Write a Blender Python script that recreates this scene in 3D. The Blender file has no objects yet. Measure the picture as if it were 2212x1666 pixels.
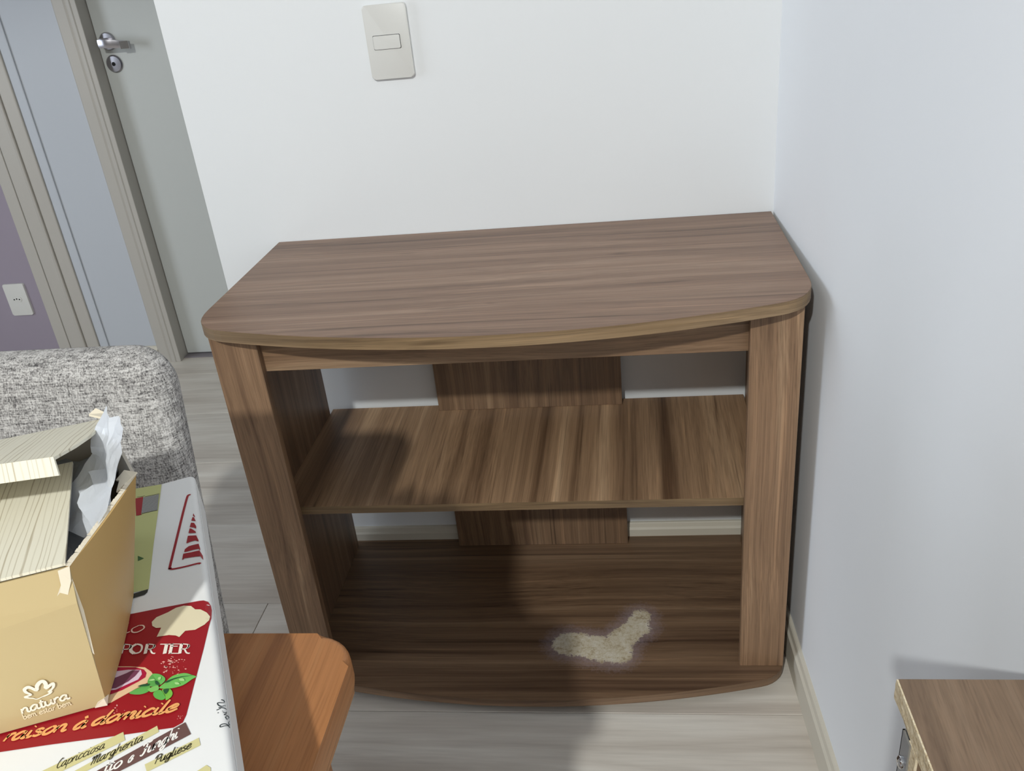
import bpy, bmesh, math, random
from mathutils import Vector, Matrix, noise as mnoise
random.seed(5)
SC = bpy.context.scene
C = SC.collection

# ------------------------------------------------------------------ camera, light, exposure
cam_d = bpy.data.cameras.new('camera'); cam = bpy.data.objects.new('camera', cam_d); C.objects.link(cam)
cam_d.sensor_fit = 'HORIZONTAL'; cam_d.sensor_width = 36.0; cam_d.lens = 36.0*1891.72/2212.0
cam_d.clip_start = 0.02; cam_d.clip_end = 60
_r = Vector((0.990806, 0.097258, -0.094041)); _u = Vector((0.03887, 0.461156, 0.886467)); _f = Vector((-0.129584, 0.881973, -0.453136))
_m = Matrix.Identity(4)
for i in range(3):
    _m[i][0] = _r[i]; _m[i][1] = _u[i]; _m[i][2] = -_f[i]
_m[0][3], _m[1][3], _m[2][3] = -0.266859, -1.539475, 1.197645
cam.matrix_world = _m
SC.camera = cam
SC.view_settings.view_transform = 'Standard'; SC.view_settings.look = 'None'
SC.view_settings.exposure = 0.0; SC.view_settings.gamma = 1.0; SC.view_settings.use_curve_mapping = False

W = bpy.data.worlds.new('world'); SC.world = W; W.use_nodes = True
W.node_tree.nodes['Background'].inputs[0].default_value = (0.55, 0.62, 0.75, 1)
W.node_tree.nodes['Background'].inputs[1].default_value = 0.3

def lamp(name, kind, loc, power, color, **kw):
    d = bpy.data.lights.new(name, kind); d.energy = power; d.color = color
    for k, v in kw.items(): setattr(d, k, v)
    o = bpy.data.objects.new(name, d); o.location = loc; C.objects.link(o); return o
# ceiling lamp of the dining room, behind the camera
lamp('ceiling_lamp', 'SPOT', (-0.78, -3.0, 2.47), 222.0, (0.97, 0.99, 0.96), shadow_soft_size=0.045, spot_size=math.radians(152), spot_blend=0.12)
# weak daylight from a window in the left wall
win = lamp('window_light', 'AREA', (-3.6, -1.05, 1.25), 38.0, (0.80, 0.89, 1.0), shape='RECTANGLE', size=1.2, size_y=1.3)
win.rotation_euler = (0, math.radians(-90), 0)

# ------------------------------------------------------------------ helpers
WL = {}
def link(name, bm, mat, parent=None, smooth=None, recalc=True):
    if recalc: bmesh.ops.recalc_face_normals(bm, faces=bm.faces[:])
    me = bpy.data.meshes.new(name); bm.to_mesh(me); bm.free()
    o = bpy.data.objects.new(name, me); C.objects.link(o)
    if parent is not None:
        me.transform(Matrix.Translation(-WL[parent.name])); o.parent = parent; WL[o.name] = WL[parent.name]
    else:
        WL[o.name] = Vector((0, 0, 0))
    for mm in (mat if isinstance(mat, (list, tuple)) else [mat]): me.materials.append(mm)
    if smooth:
        me.polygons.foreach_set('use_smooth', [True]*len(me.polygons))
        if smooth is not True: me.set_sharp_from_angle(angle=math.radians(smooth))
    return o
def thing(name, label, cat, loc, group=None):
    o = bpy.data.objects.new(name, None); C.objects.link(o); o.location = loc; o.empty_display_size = .05
    o['label'] = label; o['category'] = cat
    if group: o['group'] = group
    WL[o.name] = Vector(loc); return o
def struct(o, label=None):
    o['kind'] = 'structure'
    if label: o['label'] = label
    return o
def box(bm, x0, x1, y0, y1, z0, z1, mi=0):
    v = [bm.verts.new(p) for p in ((x0,y0,z0),(x1,y0,z0),(x1,y1,z0),(x0,y1,z0),(x0,y0,z1),(x1,y0,z1),(x1,y1,z1),(x0,y1,z1))]
    fs = [bm.faces.new([v[i] for i in q]) for q in ((0,3,2,1),(4,5,6,7),(0,1,5,4),(1,2,6,5),(2,3,7,6),(3,0,4,7))]
    for f in fs: f.material_index = mi
    return v
def bbox(x0, x1, y0, y1, z0, z1, r=0.0, seg=2):
    bm = bmesh.new(); box(bm, x0, x1, y0, y1, z0, z1)
    if r: bmesh.ops.bevel(bm, geom=bm.edges[:], offset=r, segments=seg, profile=.5, affect='EDGES')
    return bm
def prism(pts, z0, z1, bev=0.0, seg=2):
    """closed xy outline extruded between two heights"""
    bm = bmesh.new(); n = len(pts)
    a = [bm.verts.new((p[0], p[1], z0)) for p in pts]; b = [bm.verts.new((p[0], p[1], z1)) for p in pts]
    lo = bm.faces.new(a[::-1]); hi = bm.faces.new(b)
    for i in range(n): bm.faces.new((a[i], a[(i+1) % n], b[(i+1) % n], b[i]))
    if bev:
        es = list(lo.edges)+list(hi.edges)
        bmesh.ops.bevel(bm, geom=es, offset=bev, segments=seg, profile=.5, affect='EDGES')
    return bm
def slab(P, th, off=None):
    """thin sheet: polygon in space given a thickness along its normal"""
    bm = bmesh.new(); P = [Vector(p) for p in P]
    n = Vector((0, 0, 0))
    for i in range(len(P)):
        a, b = P[i], P[(i+1) % len(P)]; n += a.cross(b)
    n.normalize(); n *= th
    a = [bm.verts.new(p) for p in P]; b = [bm.verts.new(p+n) for p in P]; k = len(P)
    bm.faces.new(a[::-1]); bm.faces.new(b)
    for i in range(k): bm.faces.new((a[i], a[(i+1) % k], b[(i+1) % k], b[i]))
    return bm
def cyl(bm, p0, p1, r0, r1=None, n=24, caps=True):
    p0, p1 = Vector(p0), Vector(p1); r1 = r0 if r1 is None else r1
    d = (p1-p0).normalized(); u = d.orthogonal().normalized(); w = d.cross(u)
    A = [bm.verts.new(p0+(u*math.cos(t)+w*math.sin(t))*r0) for t in [2*math.pi*i/n for i in range(n)]]
    B = [bm.verts.new(p1+(u*math.cos(t)+w*math.sin(t))*r1) for t in [2*math.pi*i/n for i in range(n)]]
    for i in range(n): bm.faces.new((A[i], A[(i+1) % n], B[(i+1) % n], B[i]))
    if caps: bm.faces.new(A[::-1]); bm.faces.new(B)
def lathe(prof, origin, axis, n=32):
    """prof: (radius, distance along axis)"""
    bm = bmesh.new(); o = Vector(origin); d = Vector(axis).normalized(); u = d.orthogonal().normalized(); w = d.cross(u)
    rings = []
    for r, h in prof:
        if r < 1e-6: rings.append([bm.verts.new(o+d*h)])
        else: rings.append([bm.verts.new(o+d*h+(u*math.cos(2*math.pi*i/n)+w*math.sin(2*math.pi*i/n))*r) for i in range(n)])
    for a, b in zip(rings, rings[1:]):
        for i in range(n):
            j = (i+1) % n
            if len(a) == 1 and len(b) == 1: continue
            if len(a) == 1: bm.faces.new((a[0], b[j], b[i]))
            elif len(b) == 1: bm.faces.new((a[i], a[j], b[0]))
            else: bm.faces.new((a[i], a[j], b[j], b[i]))
    return bm
def crom(P, k=6, closed=False):
    P = [Vector(p) for p in P]; n = len(P); out = []
    if n < 3: return P
    for i in range(n if closed else n-1):
        g = lambda j: P[j % n] if closed else P[min(max(j, 0), n-1)]
        a, b, c, d = g(i-1), g(i), g(i+1), g(i+2)
        for s in range(k):
            t = s/k
            out.append(.5*((2*b)+(c-a)*t+(2*a-5*b+4*c-d)*t*t+(3*b-a-3*c+d)*t*t*t))
    if not closed: out.append(P[-1])
    return out

# ------------------------------------------------------------------ materials
def srgb(r, g, b):
    f = lambda c: (c/255/12.92) if c/255 <= .04045 else ((c/255+.055)/1.055)**2.4
    return (f(r), f(g), f(b), 1)
def mat(name, col, rough=.5, metal=0.0, spec=.5):
    m = bpy.data.materials.new(name); m.use_nodes = True; b = m.node_tree.nodes['Principled BSDF']
    b.inputs['Base Color'].default_value = col; b.inputs['Roughness'].default_value = rough
    b.inputs['Metallic'].default_value = metal; b.inputs['Specular IOR Level'].default_value = spec
    return m
class N:
    def __init__(s, m): s.m = m; s.t = m.node_tree; s.b = s.t.nodes['Principled BSDF']
    def n(s, typ, **kw):
        x = s.t.nodes.new(typ)
        for k, v in kw.items(): setattr(x, k, v)
        return x
    def l(s, a, b): s.t.links.new(a, b)
    def coord(s, scale=(1,1,1), off=(0,0,0), rot=(0,0,0)):
        tc = s.n('ShaderNodeTexCoord'); mp = s.n('ShaderNodeMapping')
        mp.inputs['Scale'].default_value = scale; mp.inputs['Location'].default_value = off; mp.inputs['Rotation'].default_value = rot
        s.l(tc.outputs['Object'], mp.inputs['Vector']); return mp.outputs['Vector']
    def noise(s, vec, scale, detail=3, rough=.5, dist=0):
        x = s.n('ShaderNodeTexNoise'); s.l(vec, x.inputs['Vector'])
        x.inputs['Scale'].default_value = scale; x.inputs['Detail'].default_value = detail
        x.inputs['Roughness'].default_value = rough; x.inputs['Distortion'].default_value = dist
        return x.outputs['Fac']
    def ramp(s, fac, stops, interp='LINEAR'):
        x = s.n('ShaderNodeValToRGB'); s.l(fac, x.inputs[0]); cr = x.color_ramp; cr.interpolation = interp
        while len(cr.elements) < len(stops): cr.elements.new(.5)
        for e, (p, c) in zip(cr.elements, stops):
            e.position = p; e.color = c if len(c) == 4 else (*c, 1)
        return x.outputs[0]
    def mix(s, fac, a, b, mode='MIX'):
        x = s.n('ShaderNodeMix', data_type='RGBA', blend_type=mode)
        if isinstance(fac, (int, float)): x.inputs[0].default_value = fac
        else: s.l(fac, x.inputs[0])
        for q, v in ((6, a), (7, b)):
            if isinstance(v, tuple): x.inputs[q].default_value = v
            else: s.l(v, x.inputs[q])
        return x.outputs[2]
    def math(s, op, a, b=None, c=None):
        x = s.n('ShaderNodeMath', operation=op)
        for i, v in enumerate((a, b, c)):
            if v is None: continue
            if isinstance(v, (int, float)): x.inputs[i].default_value = v
            else: s.l(v, x.inputs[i])
        return x.outputs[0]
    def bump(s, h, strength=.2, dist=.001):
        x = s.n('ShaderNodeBump'); x.inputs['Strength'].default_value = strength; x.inputs['Distance'].default_value = dist
        s.l(h, x.inputs['Height']); s.l(x.outputs[0], s.b.inputs['Normal'])
    def col(s, c): s.l(c, s.b.inputs['Base Color'])

def painted(name, col, var=.03, rough=.75):
    m = mat(name, col, rough, spec=.25); q = N(m); v = q.coord()
    f = q.noise(v, 2.5, 4); d = tuple(c*(1-var) for c in col[:3])+(1,); e = tuple(min(1, c*(1+var)) for c in col[:3])+(1,)
    q.col(q.ramp(f, [(.3, d), (.7, e)])); q.bump(q.noise(v, 260, 2), .06, .0006); return m

def walnut(name, axis, seed=0, light=1.0, pale=None, fine=1.0, contrast=1.0, wave=1.0, lock=None, spec=.5, stretch=1.0, midf=52.0):
    """walnut-print laminate; axis = direction the grain runs in"""
    m = mat(name, (.3,.18,.1,1), .40, spec=spec); q = N(m)
    off = (seed*1.37, seed*2.11, seed*.73)
    def vec(al, ac, warp=None):
        s = [ac, ac, ac]; s[axis] = al*stretch
        if lock is not None: s[lock] = 0
        v = q.coord(tuple(s), off)
        if warp is None: return v
        ad = q.n('ShaderNodeVectorMath', operation='ADD'); cb = q.n('ShaderNodeCombineXYZ')
        w = q.math('MULTIPLY', warp, ac)
        for i in range(3):
            if i != axis: q.l(w, cb.inputs[i])
        q.l(v, ad.inputs[0]); q.l(cb.outputs[0], ad.inputs[1]); return ad.outputs[0]
    w0 = q.noise(vec(1.6, 4.0), 1.0, 1); warp = q.math('MULTIPLY', q.math('SUBTRACT', w0, .5), .045*wave)
    broad = q.noise(vec(.35, 8.0, warp), 1.0, 2, .5)
    mid = q.noise(vec(.6, midf, warp), 1.0, 3, .55)
    line = q.noise(vec(.8, 130.0, warp), 1.0, 2, .5)
    hair = q.noise(vec(3.5, 420.0*fine, warp), 1.0, 2, .6)
    pore = q.noise(vec(16.0, 700.0*fine, warp), 1.0, 1, .5)
    f = q.math('ADD', q.math('MULTIPLY', broad, .38), q.math('MULTIPLY', mid, .62))
    L = light
    cd, cm, cl = (.112*L,.062*L,.036*L,1), (.215*L,.130*L,.075*L,1), (.345*L,.228*L,.138*L,1)
    if pale: cd, cm, cl = pale
    c = q.ramp(f, [(.34, cd), (.48, cm), (.53, tuple(a*1.06 for a in cm[:3])+(1,)), (.66, cl)])
    ln = q.ramp(line, [(.27, (.42,.39,.37,1)), (.37, (.90,.90,.90,1)), (.60, (1,1,1,1)), (.74, (1.30,1.29,1.27,1))])
    c = q.mix(.9*min(1, contrast), c, ln, 'MULTIPLY')
    hr = q.ramp(hair, [(.30, (.76,.74,.72,1)), (.50, (1,1,1,1)), (.72, (1.22,1.21,1.20,1))])
    c = q.mix(.8*min(1, contrast+.15), c, hr, 'MULTIPLY')
    pr = q.ramp(pore, [(.34, (.72,.70,.68,1)), (.46, (1,1,1,1))])
    c = q.mix(.5, c, pr, 'MULTIPLY')
    q.col(c); q.bump(hair, .10, .0004); return m

def fabric(name):
    m = mat(name, (.4,.4,.4,1), .95, spec=.1); q = N(m)
    h = q.noise(q.coord((75, 75, 780)), 1.0, 2, .6)        # weft threads run sideways
    v = q.noise(q.coord((780, 780, 75)), 1.0, 2, .6)       # warp threads run upward
    hb = q.noise(q.coord((8, 8, 160)), 1.0, 2); vb = q.noise(q.coord((160, 160, 8)), 1.0, 2)
    g = q.noise(q.coord((620, 620, 620)), 1.0, 1)
    f = q.math('ADD', q.math('MULTIPLY', q.math('ADD', h, v), .34), q.math('MULTIPLY', g, .32))
    f = q.math('ADD', f, q.math('MULTIPLY', q.math('ADD', q.math('SUBTRACT', hb, .5), q.math('SUBTRACT', vb, .5)), .16))
    c = q.ramp(f, [(.36, (.085,.080,.080,1)), (.44, (.24,.23,.222,1)), (.51, (.40,.385,.37,1)), (.60, (.60,.58,.56,1))])
    q.col(c); q.bump(f, 1.0, .0022); return m

def flat(name, rgb, rough=.6): return mat(name, srgb(*rgb), rough, spec=.3)

M = {}
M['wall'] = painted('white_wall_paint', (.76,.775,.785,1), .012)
M['wall_r'] = painted('white_wall_paint_lit', (.86,.885,.915,1), .012)  # white paint lightened to stand in for light on the right wall
M['wall_far'] = painted('white_wall_paint_dim', (.50,.525,.565,1), .012)  # white paint greyed so the dim corridor light is in the colour
M['room'] = painted('darkened_room_paint', (.16,.15,.14,1), .02)  # unseen walls coloured dark to cut bounced light
M['lilac'] = painted('lilac_wall_paint', (.31,.27,.325,1), .02)
M['ceil'] = painted('ceiling_paint', (.60,.60,.60,1), .01)
M['door'] = painted('door_lacquer', (.52,.535,.515,1), .01, .45)
M['casing'] = painted('casing_lacquer', (.46,.435,.395,1), .015, .4)
M['base'] = painted('baseboard_finish', (.62,.58,.49,1), .02, .45)
M['dbase'] = painted('dark_baseboard_finish', (.20,.18,.19,1), .02, .45)
M['plate'] = mat('ivory_plastic', (.66,.655,.625,1), .35)
M['dark'] = flat('dark_gap', (40,38,36)); M['black'] = flat('black_plastic', (12,12,12))
M['chrome'] = mat('brushed_chrome', (.42,.41,.44,1), .28, 1.0)
M['polish'] = mat('polished_chrome', (.75,.76,.78,1), .08, 1.0)
M['zinc'] = mat('zinc_plated_steel', (.50,.53,.58,1), .38, .9)
M['fabric'] = fabric('tweed_fabric')

def floor_mat():
    m = mat('laminate_floor', (.5,.45,.4,1), .38, spec=.45); q = N(m)
    oi = q.n('ShaderNodeObjectInfo')
    of = q.n('ShaderNodeCombineXYZ'); q.l(q.math('MULTIPLY', oi.outputs['Random'], 37.0), of.inputs[0]); q.l(q.math('MULTIPLY', oi.outputs['Random'], 11.0), of.inputs[1])
    def vec(s):
        a = q.n('ShaderNodeVectorMath', operation='ADD'); q.l(q.coord(s), a.inputs[0]); q.l(of.outputs[0], a.inputs[1]); return a.outputs[0]
    a = q.noise(vec((1.2, 14, 1)), 1.0, 4, .6, .6); b = q.noise(vec((6, 130, 1)), 1.0, 3, .6); d = q.noise(vec((3, 9, 1)), 1.0, 2)
    c = q.ramp(a, [(.30, (.50,.445,.385,1)), (.50, (.65,.60,.53,1)), (.68, (.74,.70,.63,1))])
    c = q.mix(.5, c, q.ramp(b, [(.3, (.80,.79,.78,1)), (.55, (1,1,1,1)), (.75, (1.08,1.08,1.08,1))]), 'MULTIPLY')
    c = q.mix(.35, c, q.ramp(d, [(.35, (.86,.82,.80,1)), (.6, (1.05,1.05,1.05,1))]), 'MULTIPLY')
    tone = q.ramp(oi.outputs['Random'], [(0, (.93,.93,.93,1)), (1, (1.05,1.05,1.05,1))])
    c = q.mix(1.0, c, tone, 'MULTIPLY'); q.col(c); q.bump(b, .05, .0004); return m
M['floor'] = floor_mat()

# ------------------------------------------------------------------ setting
RW = .0337                                   # the right wall stands a little out of square
def rwx(y): return -RW*y
floor = struct(link('floor', bbox(-4.05, .40, -4.6, 1.25, -.06, -.004), M['dark']))
PITCH = .285; LEN = 1.36
def plank_mesh(w, l):
    bm = bmesh.new(); g = .0006; box(bm, g, l-g, g, w-g, -.0035, 0)
    top = [e for e in bm.edges if e.verts[0].co.z > -.001 and e.verts[1].co.z > -.001]
    bmesh.ops.bevel(bm, geom=top, offset=.0007, segments=1, affect='EDGES')
    me = bpy.data.meshes.new('plank'); bm.to_mesh(me); bm.free(); me.materials.append(M['floor']); return me
PM = plank_mesh(PITCH, LEN)
def plank(me, x, y):
    o = bpy.data.objects.new('plank', me); C.objects.link(o); o.parent = floor; o.location = (x, y, 0)
rows = {}
for k in range(-16, 4):
    y0 = .115 + k*PITCH
    x_seam = -1.035 + {-3: .80, -2: 0, -1: .66, 0: .35}.get(k, (k*0.53) % 1.0)*LEN
    x = x_seam
    while x > -4.0: x -= LEN
    while x < .12:
        xa, xb = max(x, -4.0), min(x+LEN, .12 if y0 > -1 else .14)
        if xb-xa > .02:
            if abs(xb-xa-LEN) < 1e-4: plank(PM, x, y0)
            else: plank(plank_mesh(PITCH, xb-xa), xa, y0)
        x += LEN
H = 2.6
bm = bmesh.new(); box(bm, -1.03, .14, 0, .12, 0, H); struct(link('wall_back', bm, M['wall']))
bm = bmesh.new()
P = [(rwx(.12), .12), (rwx(-4.5), -4.5), (rwx(-4.5)+.12, -4.5), (.2, .12)]
struct(link('wall_right', prism(P, 0, H), M['wall_r']))
struct(link('wall_left', bbox(-4.12, -4.0, -4.6, 1.2, 0, H), M['room']))
struct(link('wall_front', bbox(-4.1, .4, -4.62, -4.5, 0, H), M['room']))
struct(link('ceiling', bbox(-4.12, .4, -4.62, 1.25, H, H+.1), M['ceil']))
# corridor wall with the door opening, lilac stretch at its left end
YF = 1.085
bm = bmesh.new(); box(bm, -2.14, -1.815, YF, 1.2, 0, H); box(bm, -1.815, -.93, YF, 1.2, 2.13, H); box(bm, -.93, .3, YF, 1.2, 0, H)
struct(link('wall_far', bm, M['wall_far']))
struct(link('wall_far_left', bbox(-4.0, -2.14, YF, 1.2, 0, H), M['lilac']), 'lilac painted stretch of the corridor wall')
struct(link('wall_corridor_end', bbox(.14, .26, .1, YF+.05, 0, H), M['wall']))

def baseboard(name, p0, p1, n, m, h=.070, t=.012, label=None):
    """moulded strip from p0 to p1 along a wall; n points into the room"""
    prof = [(0, 0), (t, 0), (t, h-.014), (t-.0035, h-.010), (t-.0055, h-.002), (t-.0075, h), (0, h)]
    bm = bmesh.new(); A = []; B = []
    for d, z in prof:
        A.append(bm.verts.new((p0[0]+n[0]*d, p0[1]+n[1]*d, z))); B.append(bm.verts.new((p1[0]+n[0]*d, p1[1]+n[1]*d, z)))
    k = len(prof)
    for i in range(k): bm.faces.new((A[i], A[(i+1) % k], B[(i+1) % k], B[i]))
    bm.faces.new(A); bm.faces.new(B[::-1])
    return struct(link(name, bm, m), label)
baseboard('baseboard_back', (-1.03, 0), (0.0, 0), (0, -1), M['base'])
baseboard('baseboard_right', (rwx(-.0), 0.0), (rwx(-4.5), -4.5), (-1, -RW), M['base'])
baseboard('baseboard_far', (-2.05, YF), (-1.873, YF), (0, -1), M['base'], .060)
baseboard('baseboard_far_left', (-4.0, YF), (-2.233, YF), (0, -1), M['dbase'], .052)

# door in the corridor
door = struct(bpy.data.objects.new('door_1', None)); C.objects.link(door); door.location = (-1.38, 1.127, 0); WL['door_1'] = Vector(door.location)
door['label'] = 'closed pale grey door with chrome lever handle at end of corridor'
link('door_panel', bbox(-1.7965, -.95, 1.127, 1.162, .007, 2.1, .0015, 1), M['door'], door)
hx, hz = -1.7628, 1.0375
hd = link('handle', lathe([(0, 0), (.0255, 0), (.0255, .004), (.023, .0085), (.012, .0095), (0, .0095)], (hx, 1.127, hz), (0, -1, 0)), M['chrome'], door, 35)
bm = bmesh.new(); cyl(bm, (hx, 1.12, hz), (hx, 1.085, hz), .0105); link('spindle', bm, M['chrome'], hd, 40)
pts = crom([(hx-.004, 1.079, hz-.002), (hx+.018, 1.078, hz-.0035), (hx+.040, 1.083, hz-.006), (hx+.062, 1.087, hz-.009), (hx+.086, 1.088, hz-.0125)], 4)
bm = bmesh.new(); prev = None
for i, p in enumerate(pts):
    hw = .0115 if i < 10 else .0105
    ring = [bm.verts.new((p.x, p.y+dy, p.z+dz)) for dy, dz in ((-.005,-hw),(-.0062,-hw*.5),(-.0062,hw*.5),(-.005,hw),(.004,hw),(.004,-hw))]
    if prev:
        for j in range(6): bm.faces.new((prev[j], prev[(j+1) % 6], ring[(j+1) % 6], ring[j]))
    else: bm.faces.new(ring[::-1])
    prev = ring
bm.faces.new(prev); link('lever', bm, M['chrome'], hd, 40)
bm = bmesh.new(); box(bm, hx+.060, hx+.087, 1.0785, 1.0805, hz-.0215, hz-.0005); link('lever_tip', bm, M['polish'], hd)
kz = .9735
ke = link('keyhole_plate', lathe([(0, 0), (.0255, 0), (.0255, .003), (.022, .0065), (.008, .0075), (0, .0075)], (-1.7613, 1.127, kz), (0, -1, 0)), M['chrome'], door, 35)
link('keyhole', lathe([(0, 0), (.0058, 0), (.0058, .0082), (0, .0082)], (-1.7613, 1.127, kz), (0, -1, 0), 16), M['black'], ke)
fr = link('door_jamb', bbox(-1.8155, -1.7985, 1.0735, 1.20, 0, 2.115, .0012, 1), M['casing'], door)
link('door_jamb', bbox(-.948, -.93, 1.0735, 1.20, 0, 2.115, .0012, 1), M['casing'], door)
link('door_head', bbox(-1.8155, -.93, 1.0735, 1.20, 2.115, 2.13, .001, 1), M['casing'], door)
def casing(x0, x1, z1, parent, inner=1, yb=YF, t=.013):
    prof = [(0, 0), (0, -.0085), (.10, -t), (.62, -t), (.72, -t+.0025), (.80, -t+.0005), (.95, -t-.0012), (1, -t+.001), (1, 0)]
    if inner < 0: prof = [(1-a, b) for a, b in prof]
    bm = bmesh.new(); A = [bm.verts.new((x0+(x1-x0)*a, yb+b, 0)) for a, b in prof]; B = [bm.verts.new((x0+(x1-x0)*a, yb+b, z1)) for a, b in prof]
    k = len(prof)
    for i in range(k): bm.faces.new((A[i], A[(i+1) % k], B[(i+1) % k], B[i]))
    bm.faces.new(A); bm.faces.new(B); link('architrave', bm, M['casing'], parent)
casing(-1.873, -1.8145, 2.17, door)
casing(-.932, -.873, 2.17, door, -1)
link('architrave', bbox(-1.873, -.873, YF-.013, YF, 2.13, 2.185, .002, 1), M['casing'], door)
link('threshold', bbox(-1.798, -.948, 1.10, 1.20, -.003, .004, .001, 1), M['dbase'], door)

# casing of a second doorway, farther left
tr = struct(bpy.data.objects.new('trim_1', None)); C.objects.link(tr); tr.location = (-2.14, YF, 0); WL['trim_1'] = Vector(tr.location)
tr['label'] = 'beige casing boards between lilac wall and white corridor wall'
link('casing_board', bbox(-2.233, -2.1905, YF-.010, YF, 0, 2.2, .003, 2), M['casing'], tr)
link('casing_joint', bbox(-2.1905, -2.187, YF-.004, YF, 0, 2.2), M['dark'], tr)
link('casing_board', bbox(-2.187, -2.137, YF-.012, YF, 0, 2.2, .003, 2), M['casing'], tr)
link('casing_bead', bbox(-2.137, -2.127, YF-.019, YF, 0, 2.2, .004, 3), M['casing'], tr)
link('casing_board', bbox(-2.127, -2.082, YF-.012, YF, 0, 2.2, .004, 2), M['casing'], tr)
link('casing_shade_strip', bbox(-2.082, -2.050, YF-.006, YF, 0, 2.2, .004, 2), M['wall_far'], tr)  # strip added in place of the soft shade beside the casing

# ------------------------------------------------------------------ light switch and socket
sw = thing('light_switch', 'ivory light switch plate with one rocker on the white wall above the shelf unit', 'switch', (-.638, 0, 1.0635))
def plate(name, cx, cz, w, h, y, t, r, parent, m):
    pts = []
    for sx, sz, a0 in ((1,1,0),(-1,1,90),(-1,-1,180),(1,-1,270)):
        for i in range(6):
            a = math.radians(a0+i*18); pts.append((cx+sx*(w/2-r)+r*math.cos(a), cz+sz*(h/2-r)+r*math.sin(a)))
    bm = bmesh.new(); A = [bm.verts.new((x, y, z)) for x, z in pts]; B = [bm.verts.new((x, y-t, z)) for x, z in pts]; k = len(pts)
    bm.faces.new(A); f = bm.faces.new(B[::-1])
    for i in range(k): bm.faces.new((A[i], A[(i+1) % k], B[(i+1) % k], B[i]))
    bmesh.ops.bevel(bm, geom=list(f.edges), offset=min(.0022, t*.45), segments=3, profile=.5, affect='EDGES')
    return link(name, bm, m, parent, 40)
pl = plate('cover_plate', -.638, 1.0635, .0735, .1165, 0, .0085, .0055, sw, M['plate'])
plate('rocker_gap', -.6402, 1.0635, .0466, .0226, -.0083, .0004, .002, sw, M['dark'])
plate('rocker', -.6402, 1.0635, .0452, .0212, -.0084, .0022, .0018, sw, M['plate'])
so = thing('wall_socket', 'cream power socket plate on the lilac corridor wall', 'socket', (-2.322, YF, .2575))
plate('cover_plate', -2.322, .2575, .076, .114, YF, .008, .005, so, M['plate'])
ins = plate('socket_insert', -2.323, .2595, .034, .017, YF-.008, .002, .007, so, M['plate'])
for dx, dz in ((-.0095, 0), (0, .002), (.0095, 0)):
    link('pin_hole', lathe([(0, 0), (.0026, 0), (.0026, .0006), (0, .0006)], (-2.323+dx, YF-.0097, .2595+dz), (0, -1, 0), 12), M['black'], ins)

# ------------------------------------------------------------------ the open shelf unit
M['w_top'] = walnut('walnut_top', 0, 1, 1.0, pale=((.135,.080,.053,1), (.235,.146,.099,1), (.33,.218,.152,1)), contrast=.8, spec=.32)
def knots(m):
    q = N(m); base = q.b.inputs['Base Color'].links[0].from_socket
    tc = q.n('ShaderNodeTexCoord'); sep = q.n('ShaderNodeSeparateXYZ'); q.l(tc.outputs['Object'], sep.inputs[0]); wn = q.noise(q.coord((20, 130, 1)), 1.0, 3, .6)
    c = base
    for kx, ky, r, a in ((.1860, .0190, .0085, .62), (-.1790, .0840, .007, .35), (-.004, -.166, .005, .4)):
        dx = q.math('MULTIPLY', q.math('SUBTRACT', sep.outputs[0], kx), .34); dy = q.math('SUBTRACT', sep.outputs[1], ky)
        d = q.math('SQRT', q.math('ADD', q.math('MULTIPLY', dx, dx), q.math('MULTIPLY', dy, dy)))
        d = q.math('ADD', d, q.math('MULTIPLY', q.math('SUBTRACT', wn, .5), r*1.6))
        f = q.ramp(q.math('DIVIDE', d, r), [(0, (a, a, a, 1)), (1, (0, 0, 0, 1))])
        c = q.mix(f, c, (.075, .040, .024, 1))
    q.col(c)
knots(M['w_top'])
M['w_bottom'] = walnut('walnut_bottom', 0, 4, .85)
M['w_rail'] = walnut('walnut_rail', 0, 7, 1.05)
M['w_mid'] = walnut('walnut_middle_shelf', 1, 9, 2.0, contrast=1.3, wave=2.0, stretch=.30, midf=27.0, pale=((.125,.068,.036,1), (.36,.225,.128,1), (.62,.42,.255,1)))
M['w_post'] = walnut('walnut_upright', 2, 12, 1.22, fine=1.2)
M['w_panel'] = walnut('walnut_panel', 2, 15, .9)
M['w_edge'] = walnut('walnut_edge_band', 0, 20, 1.0, pale=((.13,.082,.042,1), (.235,.155,.082,1), (.31,.21,.118,1)), lock=1)
ZT = .7306; TH = .018
xl, xr = -.9055, -.0040; xc = (xl+xr)/2
def front_outline(xl, xr, ys, yc, r, n=40):
    """plan of a board: straight back and sides, bowed front, rounded corners"""
    xc = (xl+xr)/2; hw = (xr-xl)/2
    def yfront(x): return yc + (ys-yc)*(abs((x-xc)/hw)**2.0)
    pts = [(xl, -.001), (xl, ys+r*1.25)]
    def arc(a, b, c, k=8):
        return [((1-t)**2*a[0]+2*t*(1-t)*b[0]+t*t*c[0], (1-t)**2*a[1]+2*t*(1-t)*b[1]+t*t*c[1]) for t in [i/k for i in range(1, k)]]
    xa = xl+r; pts += arc((xl, ys+r*1.25), (xl, yfront(xl+.004)), (xa, yfront(xa)))
    for i in range(n+1):
        x = xa+(xr-r-xa)*i/n; pts.append((x, yfront(x)))
    pts += arc((xr-r, yfront(xr-r)), (xr, yfront(xr-.004)), (xr, ys+r*1.25))
    pts += [(xr, ys+r*1.25), (xr, -.001)]
    return pts
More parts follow.
